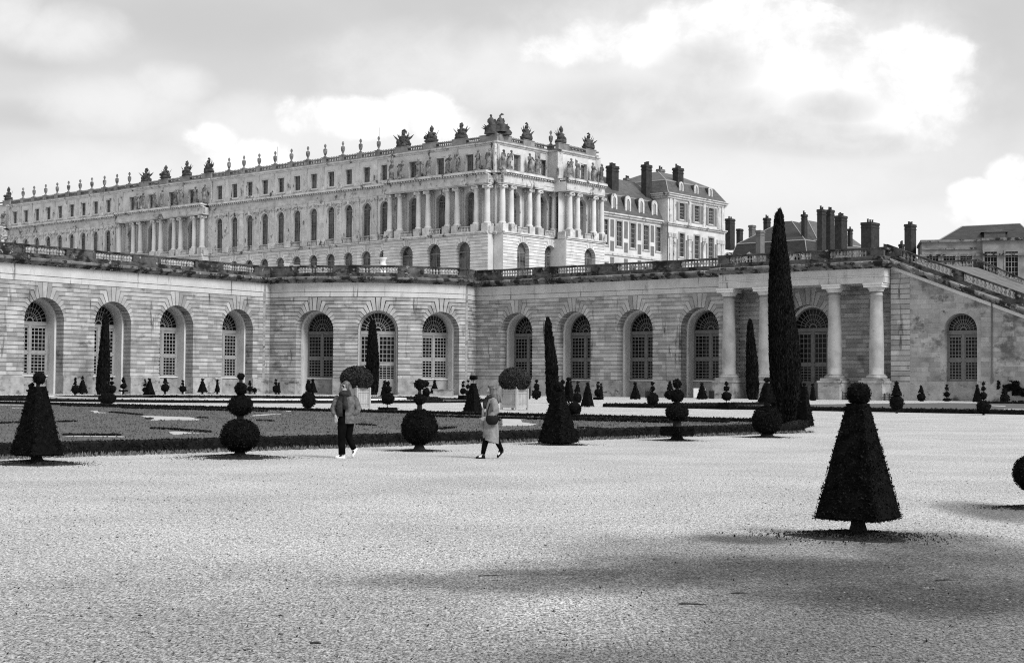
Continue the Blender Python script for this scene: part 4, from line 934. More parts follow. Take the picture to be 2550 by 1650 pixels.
def dormer(roof, fr, u, z, w, hw, h, arch=True):
    mb, gl, ck = MB(), MB(), MB(); top = arcpts(u, hw, z + h - hw * .6, 0, 180, 8) if arch else [(u - hw, z + h), (u, z + h + hw * .7), (u + hw, z + h)]
    pts = [(u - hw, z)] + top + [(u + hw, z)]; ins = [(u + (a - u) * .5, z + .3 + (b - z) * .74) for a, b in pts]; k = len(pts)
    mb.add([fr.P(a, b, w) for a, b in pts + ins], [(i, i + 1, k + i + 1, k + i) for i in range(k - 1)], .7); mb.side(fr, pts, w, w - .2, .5); ck.side(fr, pts, w - .2, w - 2.6, .3)
    gl.poly(fr, ins, w - .1); d = mb.build('dormer', M['palace_trim'], roof); gl.build('glass', M['curtain'] if arch else M['glass'], d); ck.build('dormer_cheek', M['brick'], d)
def rect_window(parent, fr, u, z0, z1, hw, w, sur='frame'):
    s_, g = MB(), MB()
    for a, b, c, d in ((u - hw - .3, u - hw, z0 - .2, z1 + .3), (u + hw, u + hw + .3, z0 - .2, z1 + .3), (u - hw, u + hw, z1, z1 + .3), (u - hw - .4, u + hw + .4, z0 - .4, z0 - .2)): s_.fbox(fr, a, b, c, d, w - .4, w + .1, .6)
    o = s_.build('window', M[sur], parent)
    b_ = MB(); b_.bar(fr, (u, z0), (u, z1), .1, w - .28, w - .2); b_.bar(fr, (u - hw, z0 - .1), (u + hw, z0 - .1), .2, w - .3, w - .1)
    for i in range(1, 5): b_.bar(fr, (u - hw, z0 + (z1 - z0) * i / 5), (u + hw, z0 + (z1 - z0) * i / 5), .07, w - .28, w - .2)
    for q in (-.5, .5): b_.bar(fr, (u + hw * q, z0), (u + hw * q, z1), .05, w - .28, w - .2)
    b_.build('glazing_bars', M['frame'], o)
    g.poly(fr, [(u - hw, z0), (u + hw, z0), (u + hw, z1), (u - hw, z1)], w - .27); g.build('glass', M['glass'], o)
def wall_holes(mb, fr, u0, u1, z0, z1, holes, w):      # rect holes (u,hw,za,zb) in one storey
    hs = sorted(holes); ed = mids([h[0] for h in hs], u0, u1)
    for (u, hw, a, b), p, q in zip(hs, ed, ed[1:]):
        for x0, x1, y0, y1 in ((p, q, z0, a), (p, q, b, z1), (p, u - hw, a, b), (u + hw, q, a, b)): mb.poly(fr, [(x0, y0), (x1, y0), (x1, y1), (x0, y1)], w)
        mb.side(fr, [(u - hw, a), (u - hw, b), (u + hw, b), (u + hw, a)], w, w - .35, .4, True)
# ---- the brick and stone wing joined to the palace end
lw = thing('brick_wing', FS.P(45, 17.5, -4), 'low brick and stone wing with slanting dormers between palace and tall pavilion', 'building')
mb, tr, pn_ = MB(), MB(), MB(); fr = FS; w_ = -4.0; us = [36.3, 40.8, 45.3, 49.8, 54.1]; ZL = 34.2
wall_holes(mb, fr, 24, 55.6, 26.6, ZL, [(u, .85, 28.3, 33.0) for u in us], w_); wall_holes(mb, fr, 24, 55.6, 17.4, 26.6, [(u, .85, 20.5, 24.8) for u in us], w_); mb.build('wall', M['palace'], lw)
tr.fbox(fr, 24, 55.6, ZL - .4, ZL, w_ - .3, w_ + .35, .6); tr.fbox(fr, 24, 55.6, ZL, ZL + .25, w_ - .3, w_ + .6, .7); tr.fbox(fr, 24, 55.6, 26.4, 26.75, w_ - .3, w_ + .2, .6); tr.build('cornice', M['palace_trim'], lw)
for u in [34.1, 38.55, 43.05, 47.55, 51.95]:
    pn_.fbox(fr, u - .6, u + .6, 29.9, 33.2, w_ - .1, w_ + .03, .5); pn_.fbox(fr, u - .6, u + .6, 27.2, 29.1, w_ - .1, w_ + .03, .5); pn_.fbox(fr, u - .6, u + .6, 18, 26.0, w_ - .1, w_ + .03, .5)
pn_.build('brick_panel', M['panel'], lw)
for u in us: rect_window(lw, fr, u, 28.3, 33.0, .85, w_); rect_window(lw, fr, u, 20.5, 24.8, .85, w_)
ro = mansard(lw, fr, 28, 62, -17, w_ + .3, ZL + .25, 38.2, 42.6, 1.7, 7.5)
for u in (39.4, 43.9, 48.4, 52.9): dormer(ro, fr, u, ZL + .5, w_ - .1, .95, 3.2)
chimney(lw, 1525, 414, 478, 33, 288, 2.0, 4); chimney(lw, 1562, 444, 462, 20, 305, 1.2, 2, mt='panel')
# ---- the tall pavilion
pv = thing('mansard_pavilion', FS.P(66, 17.5, -3), 'tall square stone pavilion with slate mansard roof and round-topped dormers', 'building')
mb, tr, pn_ = MB(), MB(), MB(); w_ = -2.6; us = [60.3, 65.85, 71.2]; a, b = 55.3, 76.4; ZP = 39.3
wall_holes(mb, fr, a, b, 33.9, ZP, [(u, .9, 35.1, 38.3) for u in us], w_); wall_holes(mb, fr, a, b, 17.4, 33.9, [(u, .9, 27.6, 32.2) for u in us], w_)
mb.fbox(fr, a, a + .02, 17.4, ZP, -19, w_); mb.fbox(fr, b - .02, b, 17.4, ZP, -19, w_); mb.build('wall', M['palace'], pv)
for z0, z1, e in ((33.6, 33.9, .3), (33.9, 34.15, .5), (ZP - .3, ZP + .1, .3), (ZP + .1, ZP + .5, .55), (ZP + .5, ZP + .7, .75)): tr.fbox(fr, a - e, b + e, z0, z1, -19 - e, w_ + e, .6)
for u in (a + .9, a + 2.3, 63.1, 68.5, b - 2.3, b - .9):
    tr.fbox(fr, u - .45, u + .45, 34.2, ZP - .3, w_ - .1, w_ + .18, .6); tr.fbox(fr, u - .5, u + .5, 17.4, 31.2, w_ - .1, w_ + .2, .6); tr.fbox(fr, u - .8, u + .8, 31.2, 32.0, w_ - .1, w_ + .3, .5)
tr.build('stone_trim', M['palace_trim'], pv)
for u in us:
    for s_ in (-1, 1): pn_.fbox(fr, u + s_ * 1.75 - .4, u + s_ * 1.75 + .4, 34.7, 38.5, w_ - .1, w_ + .04, .5); pn_.fbox(fr, u + s_ * 1.8 - .36, u + s_ * 1.8 + .36, 26.5, 31.0, w_ - .1, w_ + .04, .5)
    pn_.fbox(fr, u - 1.0, u + 1.0, 25.3, 26.8, w_ - .1, w_ + .05, .5); rect_window(pv, fr, u, 35.1, 38.3, .9, w_); rect_window(pv, fr, u, 27.6, 32.2, .9, w_)
pn_.build('brick_panel', M['panel'], pv)
ro = mansard(pv, fr, a - .3, b + .3, -20, w_ + .3, ZP + .7, 42.8, 45.6, 1.9, 7.6)
for u in us: dormer(ro, fr, u + .3, ZP + .85, w_ - .3, .75, 2.3)
dr_ = MB(); q = fr.P(55.0, 0, w_ + .2); dr_.tube([(q[0], q[1], 17.5), (q[0], q[1], ZP - 5)], .1); dr_.build('drainpipe', M['drain'], pv)
chimney(pv, 1610, 411, 462, 28, 296, 2.0, 3); chimney(pv, 1688.5, 419, 455, 29, 300, 2.0, 5); chimney(pv, 1645, 422, 436, 22, 318, 1.2, 2, mt='panel')
# ---- dark roofed house
def hs_frame(px, Y): q = at(px, 600, Y); return Fr((q.x, q.y), R(50)), Fr((q.x, q.y), R(-40))
hf, hw_ = hs_frame(2010, 318)
LW = -hw_.hit(1816, 605)[0]; LS = hf.hit(2150, 590)[0]; ze = hf.hit(2010, 652)[1]; zm_ = hf.hit(2004, 594)[1]; zt_ = at(1962, 550, 330).z
hA = thing('slate_house', hf.P(LS / 2, 17.5, -LW / 2), 'dark slate-roofed house with many tall chimneys behind the terrace balustrade', 'house')
mb = MB(); mb.fbox(hf, 0, LS, 17.4, ze, -LW, 0); mb.build('wall', M['palace'], hA)
ro = mansard(hA, hf, -.4, LS + .4, -LW - .4, .4, ze, zm_, zt_, 1.6, 9.0, mt='slate_dark')
for x in (1812, 1866, 1988): u, z = hw_.hit(x, 642, .3); dormer(ro, hw_, u, z - 1.0, .5, 1.7, 1.1, False)
for px, t, bt, wd, Y, n, dpt in ((1818, 545, 590, 26, 345, 2, 2), (1873, 561, 585, 19, 340, 0, 1.3), (1910, 543, 572, 20, 335, 2, 1.3), (1893, 574, 625, 24, 316, 0, 2), (2003, 534, 566, 17, 322, 2, 1.3), (1842, 570, 580, 18, 350, 0, 1.2)):
    chimney(hA, px, t, bt, wd, Y, dpt, n, mt='panel' if wd in (24, 19) else 'brick')
hB = thing('chimneyed_house', at(2100, 640, 312).to_tuple()[:2] + (17.5,), 'house with huge paired brick chimney stacks beside the dark slate roof', 'house')
hf2 = Fr(at(2040, 600, 322).xy, R(50)); mb = MB(); mb.fbox(hf2, 0, 24, 17.4, 30.0, -14, 0); mb.build('wall', M['palace'], hB)
mansard(hB, hf2, -.4, 24.4, -14, .4, 30.0, hf2.hit(2050, 598)[1], hf2.hit(2090, 565, -7)[1], 1.2, 6.5)
for px, t, bt, wd, Y, n, dpt in ((2046, 522, 614, 25, 306, 2, 2.2), (2067, 523, 614, 24, 308, 2, 2.2), (2094, 538, 600, 35, 313, 4, 2), (2167, 555, 606, 51, 305, 3, 2.6), (2117, 570, 580, 14, 330, 1, 1.2)): chimney(hB, px, t, bt, wd, Y, dpt, n)
hD = thing('lone_chimney_house', at(2268, 640, 300).to_tuple()[:2] + (17.5,), 'house hidden behind the raking balustrade, only its tall single chimney showing', 'house')
hf3 = Fr(at(2225, 640, 305).xy, R(50)); mb = MB(); mb.fbox(hf3, 0, 14, 17.4, 27, -9, 0); mb.build('wall', M['palace'], hD); mansard(hD, hf3, -.3, 14.3, -9.3, .3, 27, 29, 31, 1, 4.5)
chimney(hD, 2267, 559, 628, 33, 300, 2.2, 3); chimney(hD, 2245, 608, 620, 15, 310, 1.2, 2)
# ---- far right block
fw2 = Fr(at(2446, 600, 290).xy, R(-12)); ZR = fw2.hit(2446, 598)[1]
hC = thing('hip_roofed_block', fw2.P(0, 17.5, -8), 'pale two-storey block with hipped slate roof above the raking stair balustrade', 'building')
uL, uR = fw2.hit(2296, 610)[0], fw2.hit(2600, 600)[0]
mb, tr = MB(), MB(); wins = [fw2.hit(x, 640)[0] for x in (2322, 2364, 2406)]; winr = [fw2.hit(x, 645)[0] for x in (2466, 2518)]
z1 = fw2.hit(2364, 634)[1]; zw0 = fw2.hit(2364, 662)[1]
wall_holes(mb, fw2, uL, 0, 17.4, ZR, [(u, 1.1, z1 - 3.2, z1) for u in wins], 0); wall_holes(mb, fw2, 0, uR, 17.4, ZR, [(u, 1.15, z1 - 4.6, z1 + .4) for u in winr], .8)
mb.fbox(fw2, uL, uR, 17.4, ZR - .1, -14, -.8); mb.fbox(fw2, uL - .02, uL, 17.4, ZR, -14, 0); mb.fbox(fw2, -.02, 0, 17.4, ZR, 0, .8); mb.build('wall', M['far_stone'], hC)
tr.fbox(fw2, uL - .4, 0, ZR - 3.1, ZR - 2.7, -1, .4, .6); tr.fbox(fw2, uL - .3, 0, ZR - .3, ZR + .15, -13, .5, .6); tr.fbox(fw2, 0, uR, ZR - 3.1, ZR - 2.7, 0, 1.2, .6); tr.fbox(fw2, -.2, uR, ZR - .2, ZR + .3, -13, 1.3, .6)
tr.fbox(fw2, uL, uR, z1 + 1.0, z1 + 1.3, -1, .25, .6); tr.build('stone_trim', M['ledge'], hC)
for u in wins: rect_window(hC, fw2, u, z1 - 3.2, z1, 1.1, 0, 'far_stone')
for u in winr: rect_window(hC, fw2, u, z1 - 4.6, z1 + .4, 1.15, .8, 'far_stone')
ra, rb = fw2.hit(2332, 602, -3)[0], fw2.hit(2580, 600, -3)[0]; zr_ = fw2.hit(2400, 564, -9)[1]
mb = MB(); a, b = fw2.hit(2395, 565, -9)[0], fw2.hit(2540, 560, -9)[0]
mb.add([fw2.P(ra, ZR + .1, -2.5), fw2.P(rb, ZR + .1, -2.5), fw2.P(rb, ZR + .1, -15.5), fw2.P(ra, ZR + .1, -15.5), fw2.P(a, zr_, -9), fw2.P(b, zr_ + .4, -9)], [(0, 1, 5, 4), (1, 2, 5), (2, 3, 4, 5), (3, 0, 4)], .4); ro = mb.build('roof', M['slate_dark'], hC)
ld = MB(); ld.tube([fw2.P(a, zr_, -9), fw2.P(b, zr_ + .4, -9)], .14, 5); ld.tube([fw2.P(ra, ZR + .1, -2.5), fw2.P(a, zr_, -9)], .14, 5); ld.tube([fw2.P(b, zr_ + .4, -9), fw2.P(rb, ZR + .1, -2.5)], .14, 5); ld.build('ridge_lead', M['lead'], ro)
u = fw2.hit(2478, 590, -3)[0]; mb = MB(); mb.fbox(fw2, u - 2.0, u + 2.0, ZR + .2, ZR + 1.9, -7, -3.4, .3); mb.poly(fw2, [(u - 2.6, ZR + 1.9), (u + 2.6, ZR + 1.9), (u, ZR + 2.9)], -3.2, .9); mb.add([fw2.P(u - 2.6, ZR + 1.9, -3.2), fw2.P(u, ZR + 2.9, -3.2), fw2.P(u, ZR + 2.9, -7), fw2.P(u - 2.6, ZR + 1.9, -7), fw2.P(u + 2.6, ZR + 1.9, -3.2), fw2.P(u + 2.6, ZR + 1.9, -7)], [(0, 1, 2, 3), (1, 4, 5, 2)], .9); mb.build('dormer', M['slate'], ro)
# ================================================================== GROUND
gm = MB(); xs = [-1500, -400, -120, -60, -30, -15, -8, -4, 0, 4, 8, 15, 30, 60, 120, 400, 1500]; ys = [-200, 0, 5, 8, 11, 14, 18, 24, 32, 45, 65, 95, 140, 200, 300, 600, 3000]
gv = [(x, y, 0) for y in ys for x in xs]; n = len(xs)
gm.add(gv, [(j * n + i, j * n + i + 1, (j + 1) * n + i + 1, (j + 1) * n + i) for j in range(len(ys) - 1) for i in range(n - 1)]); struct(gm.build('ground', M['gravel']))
def sheet(name, pts, z, mt):
    mb = MB(); tri = tessellate_polygon([[Vector((p[0], p[1], 0)) for p in pts]]); mb.add([(p[0], p[1], z) for p in pts], [tuple(t) for t in tri]); return mb.build(name, mt)
G_ = lambda x, y: gnd(x, y).xy
# near parterre
h0, h1 = G_(0, 1141), G_(2006, 1076); hd = (h1 - h0).normalized()
P0 = h0 - hd * 12; P1 = h1.copy(); P2_ = Vector((11.9, 60.5)); P3 = G_(1876, 1051); P4 = G_(200, 1010); P5 = P4 + (P4 - P3).normalized() * 16; P6 = P0 + Vector((-38, 22))
struct(sheet('lawn', [P0, P1, P2_, P3, P4, P5, P6], .02, M['lawn']))
def px_poly(name, pts, z, mt):
    return struct(sheet(name, [G_(*p) for p in pts], z, mt))
cut = [[(224, 1023), (243, 1023.5), (246, 1027), (266, 1027.5), (262, 1029.3), (236, 1029)],
       [(347, 1035.5), (400, 1037), (470, 1039.5), (484, 1041), (484, 1043), (498, 1045), (495, 1047.5), (430, 1046.6), (374, 1048), (380, 1044), (366, 1041)],
       [(150, 1085.6), (240, 1086.5), (308, 1087.6), (313, 1090), (240, 1089), (170, 1088)],
       [(418, 1076), (440, 1075.5), (470, 1078), (512, 1079.5), (470, 1081), (434, 1084.5), (424, 1080)],
       [(1251, 1042), (1322, 1043.3), (1298, 1047), (1300, 1052), (1322, 1055), (1338, 1056), (1322, 1061), (1251, 1062)],
       [(1089, 1069), (1100, 1068.6), (1098, 1071.6), (1088, 1072.5)], [(0, 1007.5), (62, 1008), (62, 1009.6), (0, 1009)], [(30, 1015.5), (58, 1015.6), (58, 1017), (30, 1016.8)],
       [(630, 1034.5), (660, 1032), (700, 1030.5), (700, 1031.7), (640, 1036.5), (622, 1037)], [(712, 1023.2), (726, 1023.6), (722, 1026.4), (714, 1025.5)]]
for c in cut: px_poly('gravel_bed', c, .026, M['path'])
# far parterre on the right, strip below the far walls, ring round the pool
Q0, Q1, Q2 = G_(1510, 1013), G_(1900, 1019), G_(2550, 1032); qd = (Q2 - Q0).normalized()
qb = Vector((-qd.y, qd.x)); qb = qb if qb.y > 0 else -qb
struct(sheet('lawn', [Q0, Q2 + qd * 30, Q2 + qd * 30 + qb * 62, Q0 + qb * 62], .02, M['lawn']))
px_poly('gravel_bed', [(2470, 1009), (2505, 1011), (2503, 1012.5), (2468, 1010.5)], .026, M['path'])
px_poly('gravel_bed', [(2500, 1018), (2550, 1019), (2550, 1020.5), (2502, 1020)], .026, M['path'])
B0, B1, B2, B3 = G_(235, 988.5), G_(1090, 993), at(1100, 900, 186).xy, at(240, 900, 186).xy
struct(sheet('lawn', [B0, B1, B2, B3], .02, M['lawn']))
PC = Vector((-27.5, 144)); 
def ring(name, r0, r1, z, mt, n=72, h=0):
    mb = MB(); vs = [(PC.x + r * math.cos(2 * PI * k / n), PC.y + r * math.sin(2 * PI * k / n), z) for r in (r0, r1) for k in range(n)]
    mb.add(vs, [(k, (k + 1) % n, n + (k + 1) % n, n + k) for k in range(n)]) if r0 > 0 else mb.add(vs[n:], [tuple(range(n))])
    if h: mb.add([(x, y, zz) for zz in (z, z - h) for x, y, _ in vs[n:]], [(k, (k + 1) % n, n + (k + 1) % n, n + k) for k in range(n)])
    return mb.build(name, mt)
struct(ring('pool_water', 0, 16.2, .12, M['water'])); o = ring('pool_rim', 16.1, 17.3, .26, M['white'], 72, .3); o.data.materials[0] = M['smooth']; tag(o, 'low pale stone rim of the round garden pool', 'kerb')
struct(ring('lawn', 21, 25.5, .02, M['lawn']))

# ================================================================== HEDGES
def pts_on(a, b, n, z0, z1, side):
    t = rng.uniform(0, 1, n); A, B = np.array(a), np.array(b); P = np.zeros((n, 3)); P[:, :2] = A + (B - A) * t[:, None]; P[:, 2] = rng.uniform(z0, z1, n)
    N = np.zeros((n, 3)); N[:, :2] = side; return P, N
def hedge(name, path, wd, h, label, leaf, nper, group=None, mt='box'):
    mb = MB(); path = [Vector(p) for p in path]
    for a, b in zip(path, path[1:]):
        d = (b - a).normalized(); q = Vector((-d.y, d.x)) * wd / 2; ln = (b - a).length; n = max(2, int(ln / .5)); vs = []
        for i in range(n + 1):
            c = a + (b - a) * i / n
            for s_, z in ((-1, 0), (-1.0, h * .9), (-.8, h), (.8, h), (1.0, h * .9), (1, 0)):
                j = .12 * noise.noise(Vector((c.x * 1.3, c.y * 1.3, s_ * 2 + z * 5))); vs.append((c.x + q.x * s_ * (1 + j), c.y + q.y * s_ * (1 + j), z * (1 + j * .5)))
        mb.add(vs, [(i * 6 + k, i * 6 + k + 1, i * 6 + k + 7, i * 6 + k + 6) for i in range(n) for k in range(5)], .3)
        mb.add(vs[:6], [tuple(range(6))], .3); mb.add(vs[-6:], [tuple(range(6))], .3)
        m_ = int(ln * nper)
        if m_:
            for s_ in (-1, 1):
                P, N_ = pts_on(a + q * s_, b + q * s_, m_, .03, h, (q.x * s_ * 2 / wd, q.y * s_ * 2 / wd)); mb.leaves(P, N_, leaf, 1.3)
            P, N_ = pts_on(a, b, m_, h * .97, h * 1.02, (0, 0)); N_[:, 2] = 1; P[:, :2] += (rng.uniform(-1, 1, m_)[:, None]) * np.array(q); mb.leaves(P, N_, leaf, 1.3, lo=.5, hi=1.3)
    return tag(mb.build(name, M[mt]), label, 'hedge', group)
hq = Vector((-hd.y, hd.x)) * .35
o = hedge('box_hedge', [P0 + hq, P1 + hq], .62, .29, 'low clipped box hedge nearest the camera, edging the big lawn', .042, 170)
hedge('box_hedge', [P1 + hq * 1.9, P2_], .5, .27, 'short low box hedge behind the tall cypress at the lawn corner', .05, 60)
hedge('box_hedge', [P2_ + Vector((-.3, .2)), P3, P4, P5], .5, .17, 'long low box hedge along the far edge of the big lawn', .07, 40)
nr = (P4 - P3).normalized()
for k, (f0, f1, d_) in enumerate(((.02, .32, 5.0), (.0, .2, 2.2), (.55, .8, 4), (.66, .97, 2.4))):
    a, b = P3 + (P4 - P3) * f0, P3 + (P4 - P3) * f1; s_ = Vector((-nr.y, nr.x)); s_ = s_ if s_.y < 0 else -s_
    hedge('box_hedge', [a + s_ * d_, b + s_ * d_], .35, .12, ('dark box edging inside the lawn beside the tall cypress', 'second dark box edging inside the lawn corner, next to the far hedge', 'dark box edging inside the lawn behind the first walking woman', 'dark box edging across the lawn far left, short of the pool')[k], .07, 25)
for k, (a, b) in enumerate((((0, 1056), (60, 1053)), ((145, 1052), (190, 1051)), ((380, 1068.5), (520, 1078)), ((275, 1027.5), (350, 1034.5)), ((365, 1044.5), (379, 1044)), ((495, 1041.3), (512, 1042.5)), ((1090, 1070.6), (1130, 1066.5)), ((1440, 1067), (1498, 1070)), ((890, 1059), (930, 1061)), ((640, 1049), (680, 1050)), ((153, 1086), (300, 1086)))):
    A, B = G_(*a), G_(*b); lb = 'short line of box edging in the lawn, ' + ('at the left picture edge', 'right of the big left pyramid', 'above the small bed beside the four-ball topiary', 'between two gravel beds', 'left of the widest gravel bed', 'right of the widest gravel bed', 'right of the large ball between the women', 'right of the pyramid topiary in the middle', 'right of the first walking woman', 'left of the first walking woman', 'behind the long narrow gravel bed at left')[k]
    if (B - A).length > .3: hedge('box_edging', [A, A + (B - A) * .3 + Vector((.05, .12)), A + (B - A) * .7 + Vector((0, .1)), B], .22, .075, lb, .045, 50)
hedge('box_hedge', [Q0, Q2 + qd * 30], .7, .27, 'dark low hedge along the front of the far right lawn', .1, 22)
hedge('box_hedge', [Q0 + qb * 62 + qd * 4, Q2 + qb * 62 + qd * 30], .6, .22, 'thin dark hedge at the back of the far right lawn, below the wall', .12, 6)
hedge('box_hedge', [Q0, Q0 + qb * 28], .7, .25, 'dark hedge running back from the left corner of the far right lawn', .1, 10)
hedge('box_hedge', [B0, B1], .8, .25, 'dark hedge in front of the lawn strip below the left wall', .12, 12)
for r_, lb in ((20.6, 'inner box ring around the pool lawn'), (25.8, 'outer box ring around the pool lawn')):
    hedge('box_hedge', [PC + Vector((math.cos(2 * PI * k / 40), math.sin(2 * PI * k / 40))) * r_ for k in range(41)], .5, .16, 'low circular hedge, ' + lb, .1, 6)

# ================================================================== CLIPPED TREES
WALLD = {}
def wall_limit(px):
    best = 1e9; d = ray(px, 800)
    for fr in (FL, FRW):
        k = d.x * fr.n.x + d.y * fr.n.y
        if abs(k) > 1e-6:
            t = (fr.O.dot(fr.n)) / k
            u = (Vector((d.x * t, d.y * t)) - fr.O).dot(fr.d)
            if t > 0 and ((fr is FL and u < uA + 2) or (fr is FRW and u > uB)): best = min(best, t * d.y)
    if best > 1e8: best = 220
    return best - 5.5
def surf_leaves(mb, tri_v, tri_n, n, size, **kw): pass
def sample_ball(c, r, n):
    q = rng.normal(size=(n, 3)); q /= np.linalg.norm(q, axis=1)[:, None]; rr = np.array(r); P = np.array(c) + q * rr; N_ = q / rr; N_ /= np.linalg.norm(N_, axis=1)[:, None]; return P, N_
def leaf_n(area, s, D): return int(min(15000, max(24, area / (s * s) * (.9 if D < 60 else .55))))
def t_ball(c, r, D, par, name='clipped_ball'):
    mb = MB(); mb.ball(c, tuple(x * .97 for x in r), 20 if D < 70 else 12, 14 if D < 70 else 8, .06, .3, seed=c[0]); s = max(.018, .0009 * D)
    a = 4 * PI * ((r[0] * r[2])); P, N_ = sample_ball(c, r, leaf_n(a, s, D)); mb.leaves(P, N_, s, 1.25, lo=0, hi=1.1); return mb.build(name, M['yew'], par)
def t_frustum(c, z0, h0_, z1, h1_, D, par, round_=False, name='clipped_pyramid'):
    """square (or round) clipped pyramid; h = half side"""
    mb = MB(); n = 16; ang = -A37; rings = []; m_ = 10 if D < 70 else 4; zs_ = [z0 - .0, z0 + (z1 - z0) * .02] + [z0 + (z1 - z0) * (i / m_) for i in range(1, m_ + 1)]
    def rad(k, h):
        a = 2 * PI * k / n
        if round_: return h * math.cos(a), h * math.sin(a)
        ca, sa = math.cos(a), math.sin(a); e = .12; f = (abs(ca) ** (2 / e) + abs(sa) ** (2 / e)) ** (-e / 2); return h * ca * f, h * sa * f
    cA, sA = math.cos(ang), math.sin(ang); vs = []
    for i, z in enumerate(zs_):
        t = max(0, (z - z0) / (z1 - z0)); h = h0_ + (h1_ - h0_) * t
        if i == 0: h *= .9
        for k in range(n):
            x, y = rad(k, h * (1 + .05 * noise.noise(Vector((k * .7, z * 2, c[0]))))); vs.append((c[0] + x * cA - y * sA, c[1] + x * sA + y * cA, z))
    L_ = len(zs_); mb.add(vs, [(i * n + k, i * n + (k + 1) % n, (i + 1) * n + (k + 1) % n, (i + 1) * n + k) for i in range(L_ - 1) for k in range(n)] + [tuple(range(n)), tuple((L_ - 1) * n + k for k in range(n))], .3)
    s = max(.018, .0009 * D); ht = z1 - z0; N0 = leaf_n(8 * (h0_ + h1_) / 2 * ht, s, D)
    t = 1 - np.sqrt(rng.uniform((h1_ / max(h0_, 1e-3)) ** 2 if h1_ < h0_ else 0, 1, N0)); t = t / max(1e-3, (1 - h1_ / h0_)) if h1_ < h0_ else rng.uniform(0, 1, N0)
    t = np.clip(t, 0, 1); h = h0_ + (h1_ - h0_) * t; sl = (h0_ - h1_) / ht
    if round_:
        a = rng.uniform(0, 2 * PI, N0); X, Y_ = h * np.cos(a), h * np.sin(a); nx, ny = np.cos(a), np.sin(a)
    else:
        f = rng.integers(0, 4, N0); v = rng.uniform(-1, 1, N0) * h; X = np.select([f == 0, f == 1, f == 2], [h, -h, v], v); Y_ = np.select([f == 0, f == 1, f == 2], [v, v, h], -h)
        nx = np.select([f == 0, f == 1], [1.0, -1.0], 0.0); ny = np.select([f == 2, f == 3], [1.0, -1.0], 0.0)
    P = np.stack([c[0] + X * cA - Y_ * sA, c[1] + X * sA + Y_ * cA, z0 + t * ht], 1); N_ = np.stack([nx * cA - ny * sA, nx * sA + ny * cA, np.full(N0, sl)], 1); N_ /= np.linalg.norm(N_, axis=1)[:, None]
    mb.leaves(P, N_, s, 1.3, lo=0, hi=1.1); 
    nb = N0 // 14; P2x = np.stack([rng.uniform(-h0_, h0_, nb), rng.uniform(-h0_, h0_, nb), np.full(nb, z0)], 1); q = P2x.copy(); q[:, 0] = c[0] + P2x[:, 0] * cA - P2x[:, 1] * sA; q[:, 1] = c[1] + P2x[:, 0] * sA + P2x[:, 1] * cA
    mb.leaves(q, np.tile([0, 0, -1.0], (nb, 1)), s, 1.3); return mb.build(name, M['yew'], par)
